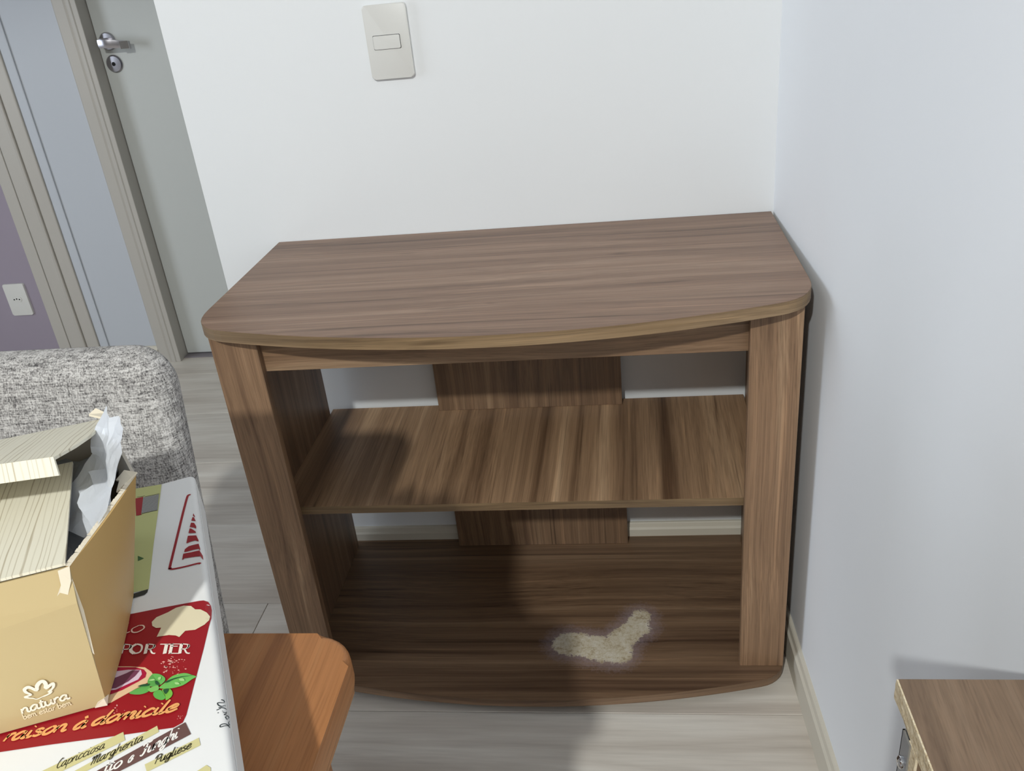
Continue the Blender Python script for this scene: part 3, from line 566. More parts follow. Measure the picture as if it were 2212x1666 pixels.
'flour': [[[-0.56688,-1.13261,0.787],[-0.56666,-1.13244,0.787],[-0.56634,-1.13255,0.787],[-0.56643,-1.13281,0.787]],[[-0.58269,-1.12961,0.787],[-0.58238,-1.12935,0.787],[-0.5819,-1.12952,0.787],[-0.58202,-1.1299,0.787]],[[-0.57625,-1.12808,0.787],[-0.57605,-1.12792,0.787],[-0.57576,-1.12802,0.787],[-0.57584,-1.12826,0.787]],[[-0.57965,-1.1251,0.787],[-0.57912,-1.12467,0.787],[-0.57833,-1.12495,0.787],[-0.57853,-1.12559,0.787]],[[-0.5679,-1.13799,0.787],[-0.56771,-1.13784,0.787],[-0.56742,-1.13794,0.787],[-0.5675,-1.13817,0.787]],[[-0.57815,-1.12844,0.787],[-0.57737,-1.1278,0.787],[-0.57619,-1.12822,0.787],[-0.57649,-1.12916,0.787]],[[-0.57363,-1.12601,0.787],[-0.57299,-1.12549,0.787],[-0.57202,-1.12584,0.787],[-0.57227,-1.12661,0.787]],[[-0.57263,-1.13708,0.787],[-0.57236,-1.13687,0.787],[-0.57196,-1.137,0.787],[-0.57207,-1.13732,0.787]],[[-0.58043,-1.12772,0.787],[-0.58001,-1.12738,0.787],[-0.57937,-1.1276,0.787],[-0.57953,-1.12811,0.787]],[[-0.57694,-1.12746,0.787],[-0.57667,-1.12725,0.787],[-0.57627,-1.12739,0.787],[-0.57637,-1.12771,0.787]],[[-0.56854,-1.13911,0.787],[-0.56789,-1.13859,0.787],[-0.56691,-1.13893,0.787],[-0.56717,-1.1397,0.787]],[[-0.58001,-1.12732,0.787],[-0.5789,-1.12641,0.787],[-0.5772,-1.12701,0.787],[-0.57763,-1.12837,0.787]],[[-0.58094,-1.12637,0.787],[-0.58033,-1.12587,0.787],[-0.57939,-1.1262,0.787],[-0.57963,-1.12694,0.787]],[[-0.57879,-1.12374,0.787],[-0.57836,-1.12339,0.787],[-0.5777,-1.12362,0.787],[-0.57787,-1.12415,0.787]],[[-0.57989,-1.12322,0.787],[-0.57948,-1.12288,0.787],[-0.57886,-1.12311,0.787],[-0.57901,-1.12361,0.787]],[[-0.57873,-1.12701,0.787],[-0.57854,-1.12686,0.787],[-0.57825,-1.12696,0.787],[-0.57832,-1.12719,0.787]],[[-0.58453,-1.12965,0.787],[-0.58397,-1.12919,0.787],[-0.5831,-1.1295,0.787],[-0.58331,-1.13019,0.787]],[[-0.56974,-1.13547,0.787],[-0.56913,-1.13499,0.787],[-0.56822,-1.1353,0.787],[-0.56846,-1.13603,0.787]],[[-0.5715,-1.12593,0.787],[-0.57099,-1.12552,0.787],[-0.57022,-1.12579,0.787],[-0.57042,-1.12641,0.787]],[[-0.58419,-1.1282,0.787],[-0.58327,-1.12746,0.787],[-0.58186,-1.12795,0.787],[-0.58221,-1.12907,0.787]],[[-0.56806,-1.13642,0.787],[-0.56781,-1.13621,0.787],[-0.56743,-1.13635,0.787],[-0.56753,-1.13664,0.787]],[[-0.56912,-1.12785,0.787],[-0.56889,-1.12766,0.787],[-0.56853,-1.12778,0.787],[-0.56863,-1.12807,0.787]],[[-0.57642,-1.12618,0.787],[-0.57607,-1.1259,0.787],[-0.57554,-1.12608,0.787],[-0.57567,-1.12651,0.787]],[[-0.56957,-1.12633,0.787],[-0.56904,-1.12591,0.787],[-0.56824,-1.12619,0.787],[-0.56845,-1.12683,0.787]],[[-0.57201,-1.13827,0.787],[-0.57165,-1.13798,0.787],[-0.5711,-1.13817,0.787],[-0.57125,-1.13859,0.787]],[[-0.57087,-1.13351,0.787],[-0.5706,-1.13329,0.787],[-0.57019,-1.13343,0.787],[-0.5703,-1.13376,0.787]],[[-0.57802,-1.13671,0.787],[-0.57732,-1.13614,0.787],[-0.57625,-1.13651,0.787],[-0.57653,-1.13735,0.787]],[[-0.57294,-1.13339,0.787],[-0.57244,-1.13299,0.787],[-0.57169,-1.13325,0.787],[-0.57188,-1.13385,0.787]],[[-0.57178,-1.13573,0.787],[-0.5716,-1.13559,0.787],[-0.57132,-1.13568,0.787],[-0.57139,-1.1359,0.787]],[[-0.58466,-1.11803,0.787],[-0.5841,-1.11757,0.787],[-0.58323,-1.11788,0.787],[-0.58345,-1.11857,0.787]],[[-0.57851,-1.12856,0.787],[-0.57796,-1.12812,0.787],[-0.57712,-1.12841,0.787],[-0.57734,-1.12907,0.787]],[[-0.57437,-1.1283,0.787],[-0.57416,-1.12812,0.787],[-0.57382,-1.12824,0.787],[-0.57391,-1.1285,0.787]],[[-0.57385,-1.12708,0.787],[-0.57356,-1.12684,0.787],[-0.57312,-1.127,0.787],[-0.57323,-1.12736,0.787]],[[-0.56523,-1.13446,0.787],[-0.56456,-1.13392,0.787],[-0.56355,-1.13428,0.787],[-0.56382,-1.13508,0.787]],[[-0.57449,-1.13319,0.787],[-0.57383,-1.13266,0.787],[-0.57285,-1.133,0.787],[-0.5731,-1.13379,0.787]],[[-0.57551,-1.12849,0.787],[-0.57505,-1.12812,0.787],[-0.57435,-1.12836,0.787],[-0.57453,-1.12892,0.787]],[[-0.57178,-1.1321,0.787],[-0.57141,-1.1318,0.787],[-0.57084,-1.132,0.787],[-0.57099,-1.13245,0.787]],[[-0.5766,-1.12899,0.787],[-0.57615,-1.12862,0.787],[-0.57545,-1.12886,0.787],[-0.57563,-1.12942,0.787]],[[-0.57681,-1.13286,0.787],[-0.57631,-1.13246,0.787],[-0.57555,-1.13272,0.787],[-0.57574,-1.13333,0.787]],[[-0.57513,-1.12718,0.787],[-0.57443,-1.12661,0.787],[-0.57336,-1.12698,0.787],[-0.57364,-1.12783,0.787]],[[-0.57684,-1.13261,0.787],[-0.57637,-1.13223,0.787],[-0.57566,-1.13248,0.787],[-0.57584,-1.13304,0.787]],[[-0.58116,-1.13176,0.787],[-0.58087,-1.13153,0.787],[-0.58043,-1.13168,0.787],[-0.58054,-1.13203,0.787]],[[-0.57474,-1.13196,0.787],[-0.57431,-1.13161,0.787],[-0.57367,-1.13184,0.787],[-0.57383,-1.13235,0.787]],[[-0.57888,-1.13006,0.787],[-0.57797,-1.12932,0.787],[-0.57657,-1.12981,0.787],[-0.57693,-1.13092,0.787]],[[-0.57279,-1.12853,0.787],[-0.5724,-1.12821,0.787],[-0.5718,-1.12842,0.787],[-0.57196,-1.1289,0.787]],[[-0.57789,-1.12882,0.787],[-0.57738,-1.1284,0.787],[-0.57661,-1.12867,0.787],[-0.5768,-1.12929,0.787]],[[-0.58077,-1.13219,0.787],[-0.58025,-1.13176,0.787],[-0.57945,-1.13204,0.787],[-0.57965,-1.13268,0.787]],[[-0.57799,-1.13572,0.787],[-0.57734,-1.1352,0.787],[-0.57635,-1.13554,0.787],[-0.5766,-1.13632,0.787]],[[-0.57867,-1.1369,0.787],[-0.57833,-1.13663,0.787],[-0.57782,-1.1368,0.787],[-0.57795,-1.13721,0.787]],[[-0.57744,-1.1371,0.787],[-0.57707,-1.1368,0.787],[-0.57652,-1.13699,0.787],[-0.57666,-1.13743,0.787]],[[-0.57908,-1.13756,0.787],[-0.57843,-1.13705,0.787],[-0.57746,-1.13738,0.787],[-0.5777,-1.13815,0.787]],[[-0.57774,-1.13547,0.787],[-0.5774,-1.1352,0.787],[-0.57689,-1.13538,0.787],[-0.57702,-1.13578,0.787]],[[-0.57925,-1.13541,0.787],[-0.57902,-1.13522,0.787],[-0.57867,-1.13534,0.787],[-0.57876,-1.13562,0.787]],[[-0.57635,-1.1339,0.787],[-0.57614,-1.13374,0.787],[-0.57583,-1.13385,0.787],[-0.57591,-1.13409,0.787]],[[-0.58081,-1.13293,0.787],[-0.5796,-1.13196,0.787],[-0.57776,-1.1326,0.787],[-0.57823,-1.13405,0.787]],[[-0.57992,-1.13256,0.787],[-0.5792,-1.13198,0.787],[-0.5781,-1.13236,0.787],[-0.57838,-1.13323,0.787]],[[-0.59785,-1.1693,0.787],[-0.59747,-1.169,0.787],[-0.59686,-1.16919,0.787],[-0.597,-1.16964,0.787]],[[-0.59726,-1.16799,0.787],[-0.59697,-1.16776,0.787],[-0.5965,-1.1679,0.787],[-0.59661,-1.16825,0.787]],[[-0.59714,-1.16604,0.787],[-0.59665,-1.16565,0.787],[-0.59589,-1.1659,0.787],[-0.59606,-1.16646,0.787]],[[-0.59465,-1.17035,0.787],[-0.59433,-1.1701,0.787],[-0.59382,-1.17026,0.787],[-0.59394,-1.17063,0.787]],[[-0.5898,-1.16973,0.787],[-0.58951,-1.16951,0.787],[-0.58906,-1.16965,0.787],[-0.58916,-1.16998,0.787]],[[-0.59737,-1.16537,0.787],[-0.59696,-1.16504,0.787],[-0.59631,-1.16525,0.787],[-0.59646,-1.16573,0.787]],[[-0.59772,-1.16914,0.787],[-0.59739,-1.16888,0.787],[-0.59688,-1.16904,0.787],[-0.597,-1.16942,0.787]],[[-0.59754,-1.16773,0.787],[-0.59698,-1.16729,0.787],[-0.59608,-1.16757,0.787],[-0.59628,-1.16823,0.787]],[[-0.59522,-1.16907,0.787],[-0.59495,-1.16886,0.787],[-0.59452,-1.16899,0.787],[-0.59462,-1.16931,0.787]],[[-0.5958,-1.1719,0.787],[-0.59532,-1.17153,0.787],[-0.59458,-1.17176,0.787],[-0.59475,-1.17231,0.787]],[[-0.55182,-1.17332,0.787],[-0.55158,-1.17313,0.787],[-0.55122,-1.17325,0.787],[-0.55133,-1.17352,0.787]],[[-0.55131,-1.17385,0.787],[-0.55102,-1.17363,0.787],[-0.5506,-1.17377,0.787],[-0.55072,-1.17409,0.787]],[[-0.55007,-1.17529,0.787],[-0.54959,-1.17494,0.787],[-0.54891,-1.17516,0.787],[-0.54911,-1.17568,0.787]],[[-0.55142,-1.17428,0.787],[-0.55116,-1.17408,0.787],[-0.55078,-1.17421,0.787],[-0.55089,-1.1745,0.787]],[[-0.55135,-1.17588,0.787],[-0.55107,-1.17567,0.787],[-0.55066,-1.1758,0.787],[-0.55078,-1.17611,0.787]],[[-0.54894,-1.17347,0.787],[-0.54871,-1.1733,0.787],[-0.54838,-1.17341,0.787],[-0.54848,-1.17365,0.787]],[[-0.55001,-1.17388,0.787],[-0.54974,-1.17368,0.787],[-0.54936,-1.1738,0.787],[-0.54947,-1.17409,0.787]],[[-0.55193,-1.17337,0.787],[-0.55173,-1.17322,0.787],[-0.55144,-1.17332,0.787],[-0.55153,-1.17354,0.787]]],
'emblem': [[-0.63758,-1.17985,0.80921],[-0.63969,-1.18073,0.81047],[-0.64133,-1.18142,0.81185],[-0.6379,-1.17998,0.81233],[-0.63957,-1.18068,0.81503],[-0.63978,-1.18077,0.81742],[-0.63791,-1.17999,0.81857],[-0.63635,-1.17933,0.81757],[-0.63431,-1.17848,0.81472],[-0.63301,-1.17793,0.81776],[-0.63097,-1.17707,0.81982],[-0.62911,-1.17629,0.81984],[-0.62855,-1.17606,0.81715],[-0.6293,-1.17637,0.81419],[-0.62606,-1.17501,0.81608],[-0.62473,-1.17445,0.81601],[-0.62616,-1.17505,0.81284],[-0.62904,-1.17626,0.81078],[-0.62744,-1.17559,0.81091],[-0.62928,-1.17636,0.80923],[-0.63283,-1.17785,0.80845],[-0.63592,-1.17915,0.80782],[-0.63758,-1.17985,0.80921]],
't_nat': [[-0.64637,-1.18354,0.79975],[-0.62012,-1.17252,0.80155],[-0.64604,-1.1834,0.80363]],
't_bem': [[-0.6467,-1.18368,0.79517],[-0.62053,-1.17269,0.79632],[-0.64663,-1.18365,0.79751]],
'front_crease': [[-0.6408,-1.1812,0.85614],[-0.61681,-1.17113,0.86549],[-0.5998,-1.16399,0.87507],[-0.59406,-1.16158,0.89559],[-0.62903,-1.17626,0.89458]],
}
PZ = .787; RR = .005
D2 = Vector((.4625, -.8866)).normalized(); N2 = Vector((-D2.y, D2.x)); Q0 = Vector((-.5774, -1.0618))
def lid_z(x, y):
    d = (Q0-Vector((x, y))).dot(N2)
    if d >= RR: return PZ
    d = max(d, .0001); return PZ-RR+math.sqrt(max(RR*RR-(RR-d)**2, 0))
M['card'] = painted('white_pizza_card', (.80,.80,.79,1), .02, .5)
pb = thing('pizza_box', 'white printed pizza box lying across the table corner under the gold carton', 'box', (-.72, -1.10, .71))
SB = .415; back = -.187                      # length of the lid and where its back edge lies along the right side
def lidp(s, w, z): p = Q0+D2*s-N2*w; return (p.x, p.y, z)
secw = [(0.0, .7505), (0.0, PZ-RR)]+[(RR-RR*math.cos(math.radians(a)), PZ-RR+RR*math.sin(math.radians(a))) for a in (15, 30, 45, 60, 75, 90)]
secw += [(SB-b, z) for b, z in secw[::-1]]
bm = bmesh.new(); ns = 8; rr = []
for i in range(ns+1):
    s = back+SB*i/ns; rr.append([bm.verts.new(lidp(s, w, z)) for w, z in secw])
k = len(secw)
for a, b in zip(rr, rr[1:]):
    for i in range(k-1): bm.faces.new((a[i], a[i+1], b[i+1], b[i]))
    bm.faces.new((a[k-1], a[0], b[0], b[k-1]))
bm.faces.new(rr[0]); bm.faces.new(rr[-1][::-1])
lid_o = link('lid', bm, M['card'], pb, 50)
link('side_flap', slab([lidp(back+.01, -.0006, .7512), lidp(back+SB-.01, -.0006, .7512), lidp(back+SB-.01, -.0006, .781), lidp(back+.01, -.0006, .781)], .0005), M['card'], pb)
link('hidden_support', prism([lidp(s_, w_, 0)[:2] for s_, w_ in ((back+.14, .075), (back+SB-.03, .075), (back+SB-.03, SB-.05), (back+.14, SB-.05))], .7102, .7505), M['card'], pb)  # unseen support added; raises the lid so its shadow on the table lengthens

INK = {}
def ink(rgb, rough=.45):
    if rgb not in INK: INK[rgb] = mat('ink_%02x%02x%02x' % rgb, srgb(*rgb), rough, spec=.35)
    return INK[rgb]
def drape(pts, lift):
    return [Vector((p[0], p[1], lid_z(p[0], p[1])+lift)) for p in pts]
def decal(name, polys, rgb, lift, smooth_it=False, parent=None, m=None):
    bm = bmesh.new()
    for P in polys:
        if smooth_it: P = [tuple(v) for v in crom([(p[0], p[1], p[2]) for p in P], 4, True)]
        f = bm.faces.new([bm.verts.new(v) for v in drape(P, lift)])
    bmesh.ops.triangulate(bm, faces=bm.faces[:])
    for _ in range(5):                       # refine, then lay every vertex on the rounded lid
        es = [e for e in bm.edges if e.calc_length() > .004 and min((Q0-Vector((v.co.x, v.co.y))).dot(N2) for v in e.verts) < RR+.006]
        if not es: break
        bmesh.ops.subdivide_edges(bm, edges=es, cuts=1)
        bmesh.ops.triangulate(bm, faces=bm.faces[:])
    for v in bm.verts: v.co.z = lid_z(v.co.x, v.co.y)+lift*1.5
    for f in bm.faces:
        f.normal_update()
        if f.normal.z < 0: f.normal_flip()
    return link(name, bm, m or ink(rgb), parent or pb, recalc=False)
def ribbon(bm, P, w, nrm=None, taper=0.0):
    """flat stroke of width w along P"""
    n = len(P)
    if n < 2: return
    L = []; R = []
    for i in range(n):
        t = (P[min(i+1, n-1)]-P[max(i-1, 0)])
        if t.length < 1e-9: t = Vector((1e-6, 0, 0))
        nn = nrm if nrm is not None else Vector((0, 0, 1))
        s = nn.cross(t).normalized(); ww = w[i] if isinstance(w, list) else w
        if taper: ww *= 1-taper*(abs(2*i/(n-1)-1)**3)
        L.append(bm.verts.new(P[i]+s*ww/2)); R.append(bm.verts.new(P[i]-s*ww/2))
    for i in range(n-1): bm.faces.new((L[i], R[i], R[i+1], L[i+1]))
def strokes(name, lines, w, rgb, lift, parent=None, smooth_it=True, m=None):
    bm = bmesh.new()
    for P in lines:
        P = crom(P, 5) if smooth_it and len(P) > 2 else [Vector(p) for p in P]
        ribbon(bm, drape(P, lift), w)
    for f in bm.faces:
        f.normal_update()
        if f.normal.z < 0: f.normal_flip()
    return link(name, bm, m or ink(rgb), parent or pb, recalc=False)
A_ = [(.75,.9),(.42,1.0),(.08,.55),(.15,.05),(.45,.06),(.74,.6)]
ST = [(.75,1.0),(.70,.25),(.85,0),(1.05,.15)]
FONT = {
 'a': ([A_, ST], 1.0), 'à': ([A_, ST, [(.30,1.75),(.52,1.35)]], 1.0),
 'b': ([[(.1,1.9),(.1,.2),(.38,0),(.72,.4),(.6,.95),(.3,.9),(.1,.5)]], .9),
 'c': ([[(.72,.78),(.42,1.0),(.08,.55),(.14,.08),(.45,0),(.85,.25)]], .8),
 'd': ([A_, [(.85,1.9),(.72,.25),(.87,0),(1.05,.15)]], 1.0),
 'e': ([[(.10,.45),(.55,.55),(.66,.85),(.42,1.0),(.08,.55),(.16,.06),(.45,0),(.85,.28)]], .8),
 'g': ([[(.75,.9),(.42,1.0),(.08,.55),(.2,.08),(.55,.2),(.76,.9),(.66,-.4),(.4,-.75),(.12,-.5),(.5,-.1),(1.0,.2)]], .95),
 'h': ([[(.12,1.9),(.08,0)], [(.10,.5),(.38,.98),(.66,.85),(.66,.2),(.8,0),(1.0,.15)]], .95),
 'i': ([[(.1,1.0),(.08,.2),(.24,0),(.45,.15)], [(.16,1.42),(.20,1.52)]], .45),
 'l': ([[(.14,1.9),(.08,.2),(.24,0),(.45,.15)]], .45),
 'm': ([[(.1,1.0),(.06,0)], [(.08,.5),(.34,.98),(.55,.85),(.52,0)], [(.54,.5),(.80,.98),(1.0,.85),(1.0,.2),(1.14,0),(1.32,.15)]], 1.28),
 'n': ([[(.1,1.0),(.06,0)], [(.08,.5),(.36,.98),(.62,.85),(.62,.2),(.76,0),(.95,.15)]], .9),
 'o': ([[(.42,1.0),(.08,.55),(.16,.06),(.46,.02),(.76,.5),(.66,.94),(.42,1.0)]], .85),
 'p': ([[(.1,1.0),(.05,-.8)], [(.1,.5),(.38,.98),(.72,.8),(.68,.2),(.38,0),(.1,.25)]], .85),
 'r': ([[(.1,1.0),(.06,0)], [(.08,.5),(.30,.95),(.58,.92)]], .58),
 's': ([[(.62,.82),(.36,1.0),(.12,.78),(.38,.52),(.6,.25),(.34,0),(.04,.16)]], .72),
 't': ([[(.22,1.5),(.16,.2),(.32,0),(.52,.15)], [(.0,1.02),(.46,1.08)]], .5),
 'u': ([[(.1,1.0),(.08,.25),(.32,0),(.62,.3),(.7,1.0)], [(.7,1.0),(.68,.2),(.83,0),(1.0,.15)]], .92),
 'C': ([[(.75,1.55),(.55,1.85),(.2,1.3),(.12,.5),(.4,0),(.9,.25)]], .85),
 'M': ([[(.0,1.25),(.18,1.65),(.32,1.3),(.2,0)], [(.32,1.2),(.6,1.7),(.72,1.3),(.64,0)], [(.72,1.2),(1.02,1.7),(1.16,1.3),(1.08,.2),(1.22,0),(1.45,.15)]], 1.42),
 'F': ([[(.05,1.45),(.2,1.75),(.95,1.68),(1.15,1.85)], [(.62,1.7),(.52,.4),(.28,0),(.0,.22)], [(.3,.9),(.85,.98)]], 1.0),
 'P': ([[(.38,1.6),(.28,0)], [(.0,1.2),(.25,1.72),(.8,1.72),(1.0,1.3),(.72,.82),(.36,.9)]], 1.0),
 ' ': ([], .55)}
def write(name, text, frame, w, rgb, lift, parent=None, slant=.0, plane=None, taper=.35, m=None):
    """lettering laid along a baseline; frame = baseline start, baseline end, point one x-height above the start"""
    O, E, T = [Vector(p) for p in frame]; adv = sum(FONT[c][1] for c in text)
    U = (E-O)/adv; V = T-O; bm = bmesh.new(); x = 0
    for c in text:
        for st in FONT[c][0]:
            P2 = crom([(a+x, b, 0) for a, b in st], 5) if len(st) > 2 else [Vector((a+x, b, 0)) for a, b in st]
            P = [O+U*(p.x+slant*p.y)+V*p.y for p in P2]
            if plane is None: P = drape(P, lift)
            else: P = [p+plane*lift for p in P]
            ribbon(bm, P, w*(1.5 if len(st) == 2 and st[0][1] > 1.3 and st[1][1] > 1.3 else 1), plane, taper)
        x += FONT[c][1]
    for f in bm.faces:
        f.normal_update()
        if f.normal.dot(plane if plane is not None else Vector((0, 0, 1))) < 0: f.normal_flip()
    return link(name, bm, m or ink(rgb), parent or pb, recalc=False)

RED = (150, 22, 32); CREAM = (225, 214, 182)
decal('green_panel', [K['green']], (188, 190, 128), .0002)
decal('panel_foot', [K['green_base']], (44, 44, 36), .0003)
mp = mat('fine_print_patch', (.2,.2,.2,1), .5); q = N(mp)
wv = q.n('ShaderNodeTexWave'); q.l(q.coord((1, 1, 1), rot=(0, 0, .3)), wv.inputs['Vector']); wv.bands_direction = 'Y'; wv.inputs['Scale'].default_value = 330; wv.inputs['Distortion'].default_value = 1.5
q.col(q.ramp(wv.outputs[0], [(.35, (.06,.06,.065,1)), (.65, (.42,.42,.40,1))]))
decal('fine_print', [K['patch']], (90, 90, 90), .0003, m=mp)
decal('red_tab', [K['patch_red']], RED, .0003)
for ln_ in K['patch_lines']: strokes('print_border', [ln_], .0006, (40, 36, 34), .0004, smooth_it=False)
decal('leaf_print', [K['leaf']], (60, 95, 45), .0003)
decal('red_panel', [K['red_panel']], RED, .0002)
decal('chef_hat', [K['hat']], CREAM, .0004)
strokes('hat_folds', K['hat_lines'], .0006, (168, 156, 122), .0005)
decal('onion_rim', [K['onion_cream']], (226, 190, 150), .0003)
decal('onion_skin', [K['onion_red']], (168, 22, 58), .0004)
decal('onion_flesh', [K['onion_pale']], (214, 190, 205), .0005)
decal('onion_core', [K['onion_dark']], (112, 60, 84), .0006)
G1 = [(98,170,84),(112,186,92),(92,164,80),(104,180,88),(120,184,72),(96,172,78),(124,190,98)]
for P, g in zip(K['basil'], G1): decal('basil_leaf', [P], g, .0006+.00005*G1.index(g), True)
decal('basil_shade', K['basil_dark'], (36, 84, 52), .0011, True); decal('basil_shine', K['basil_lite'], (166, 214, 138), .0012, True)
decal('flour_specks', K['flour'], (236, 170, 160), .0004)['kind'] = 'stuff'
write('lettering', 'domicile', K['t_dom'], .0021, (236, 168, 104), .0013, slant=0)
write('lettering', 'raison', K['t_rai'], .0021, (236, 168, 104), .0008)
write('lettering', 'à', K['t_a'], .0021, (236, 168, 104), .0008)
write('lettering', 'io', K['t_io'], .0011, (226, 196, 180), .0008)
# bold show-card capitals: thick stems, thin bowls
CAPS = {'P': [([(.18,0),(.18,1)], .20), ([(.2,.97),(.55,.9),(.62,.68),(.5,.48),(.2,.45)], .07), ([(.58,.88),(.62,.68),(.54,.5)], .14)],
        'O': [([(.30,.97),(.08,.7),(.08,.3),(.30,.03)], .20), ([(.30,.98),(.58,.85),(.66,.5),(.58,.15),(.30,.02)], .12)],
        'R': [([(.18,0),(.18,1)], .20), ([(.2,.97),(.55,.9),(.6,.7),(.48,.5),(.22,.45)], .08), ([(.56,.88),(.6,.7),(.52,.54)], .15), ([(.40,.46),(.56,.08),(.74,.03)], .10)],
        'T': [([(.0,.95),(.72,.95)], .07), ([(.36,.95),(.36,0)], .22)],
        'E': [([(.17,1),(.17,0)], .20), ([(.15,.96),(.62,.96)], .06), ([(.15,.74),(.52,.74)], .06), ([(.15,.03),(.62,.03)], .07)]}
O, E, T = [Vector(p) for p in K['t_por']]; xs = [.07, .215, .388, .60, .715, .838]; U = E-O; V = T-O; bm = bmesh.new()
for c, x0 in zip('PORTER', xs):
    for st, w in CAPS[c]:
        P = crom([(a, b, 0) for a, b in st], 5) if len(st) > 2 else [Vector((a, b, 0)) for a, b in st]
        P = [O+U*(x0+.235*p.x+.004*p.y)+V*p.y for p in P]
        ribbon(bm, drape(P, .0008), w*.20*U.length, None)
for f in bm.faces:
    f.normal_update()
    if f.normal.z < 0: f.normal_flip()
link('lettering', bm, ink((236, 226, 214)), pb, recalc=False)
STRIP = (208, 200, 146)
for nm, cc in (('strip_a', STRIP), ('strip_b', STRIP), ('strip_c', (104, 76, 72)), ('strip_d', STRIP), ('strip_e', STRIP)):
    decal('name_strip', [K[nm]], cc, .0003)
INKD = (62, 58, 40)
write('lettering', 'Capricciosa', K['t_cap'], .0006, INKD, .0006)
write('lettering', 'Margherita', K['t_mar'], .0007, INKD, .0006)
write('lettering', 'tto', K['t_tto'], .0012, (240, 236, 230), .0006); write('lettering', 'e', K['t_e'], .0012, (240, 236, 230), .0006)
write('lettering', 'Funghi', K['t_fun'], .0012, (240, 236, 230), .0006)
write('lettering', 'Pugliese', K['t_pug'], .0008, INKD, .0006)
decal('red_letters', K['letters'], RED, .0003)
strokes('red_frame', [K['frame']], .0021, RED, .0003)
strokes('handwriting', K['hand'], .0007, (52, 60, 62), .0003)

# ------------------------------------------------------------------ open gold carton
M['gold_out'] = painted('gold_card', (.53,.35,.14,1), .03, .42)
M['gold_front'] = painted('gold_front_card', (.50,.39,.205,1), .03, .42)
def stripes():
    m = mat('cream_striped_card', (.7,.66,.54,1), .55, spec=.3); q = N(m)
    v = q.coord((1, 1, 1), rot=(0, 0, -math.radians(24)))
    def sc(a_, b_):
        x_ = q.n('ShaderNodeVectorMath', operation='MULTIPLY'); x_.inputs[1].default_value = (a_, b_, 1); q.l(v, x_.inputs[0]); return x_.outputs[0]
    sep = q.n('ShaderNodeSeparateXYZ'); q.l(v, sep.inputs[0])
    x = q.math('ADD', q.math('MULTIPLY', sep.outputs[0], 270.0), q.math('MULTIPLY', q.noise(sc(90, 9), 1.0, 2), 2.4))
    ln = q.math('ABSOLUTE', q.math('SUBTRACT', q.math('FRACT', x), .5))
    mask = q.math('MULTIPLY', q.ramp(ln, [(.05, (1,1,1,1)), (.14, (0,0,0,1))]), q.ramp(q.noise(sc(170, 2), 1.0, 1), [(.32, (.15,.15,.15,1)), (.62, (1,1,1,1))]))
    q.col(q.mix(mask, (.74,.70,.57,1), (.46,.40,.29,1))); return m
M['stripe'] = stripes()
M['torn'] = painted('torn_card', (.74,.66,.52,1), .06, .8)
M['inner'] = painted('inner_card', (.55,.50,.42,1), .03, .7)
gb = thing('gift_carton', 'open gold carton with a white flower emblem standing on the pizza box', 'carton', (-.74, -1.10, PZ))
u2 = Vector((-.922, -.387, 0)); n2 = Vector((.387, -.922, 0))
A0 = Vector((-.6034, -1.1655, PZ+.0016)); A1 = Vector((-.6003, -1.1543, .8900))
B0 = Vector((-.6380, -1.0621, PZ+.0016)); B1 = Vector((-.6055, -1.0590, .8925))
C0 = Vector((-.7050, -.9900, PZ+.0016)); C1 = Vector((-.6745, -.9765, .8935))
LW = .27
D0, D1 = A0+u2*LW, A1+u2*LW; E0, E1 = C0+u2*(LW-.03), C1+u2*(LW-.03)
AC = A0.lerp(A1, .86)+n2*.004; DC = D0+Vector((0,0,.052))+n2*.0006
th = -.0022
AC2 = A0.lerp(A1, .78)+n2*.0045
link('front_panel', slab([D0, A0, AC2, DC], th), M['gold_front'], gb)
link('front_crease', slab([DC, AC2, A1, D1], th), M['gold_front'], gb)
def patch(name, a0, b0, b1, a1, m, bulge=0.0, n=10, t=.0022):
    nn = (b0-a0).cross(a1-a0).normalized(); bm = bmesh.new(); G = {}
    for k in (0, 1):
        for i in range(n+1):
            for j in range(n+1):
                u, v = i/n, j/n; p_ = a0.lerp(b0, u).lerp(a1.lerp(b1, u), v)
                G[k, i, j] = bm.verts.new(p_ + nn*(bulge*math.sin(math.pi*u)*math.sin(math.pi*(.25+.5*v)) - (t if k else 0)))
    for i in range(n):
        for j in range(n):
            bm.faces.new((G[0,i,j], G[0,i+1,j], G[0,i+1,j+1], G[0,i,j+1])); bm.faces.new((G[1,i,j], G[1,i,j+1], G[1,i+1,j+1], G[1,i+1,j]))
        for q0, q1 in (((i,0),(i+1,0)), ((i+1,n),(i,n)), ((0,i+1),(0,i)), ((n,i),(n,i+1))):
            bm.faces.new((G[0,q0[0],q0[1]], G[1,q0[0],q0[1]], G[1,q1[0],q1[1]], G[0,q1[0],q1[1]]))
    return link(name, bm, m, gb, 40)
rp = patch('right_panel', A0, B0, B1, A1, M['gold_out'], .0025)
bm = bmesh.new()
for i in range(30):
    a_, b_ = A1.lerp(B1, i/30), A1.lerp(B1, (i+1)/30); w_ = Vector((-.0012, -.0002, 0))
    v_ = [bm.verts.new(p_) for p_ in (a_+Vector((.0003,0,.0002)), b_+Vector((.0003,0,.0002)), b_+w_*2.2+Vector((0,0,random.uniform(.0006,.0014))), a_+w_*2.2+Vector((0,0,random.uniform(.0006,.0014))))]
    bm.faces.new(v_)
link('cut_edge', bm, M['torn'], rp)
patch('right_panel', B0, C0, C1, B1, M['inner'], .001)
link('back_panel', slab([C0, E0, E1, C1], th), M['inner'], gb)
link('left_panel', slab([E0, D0, D1, E1], th), M['gold_out'], gb)
link('base_panel', slab([A0, B0, C0, E0, D0], .001), M['inner'], gb)
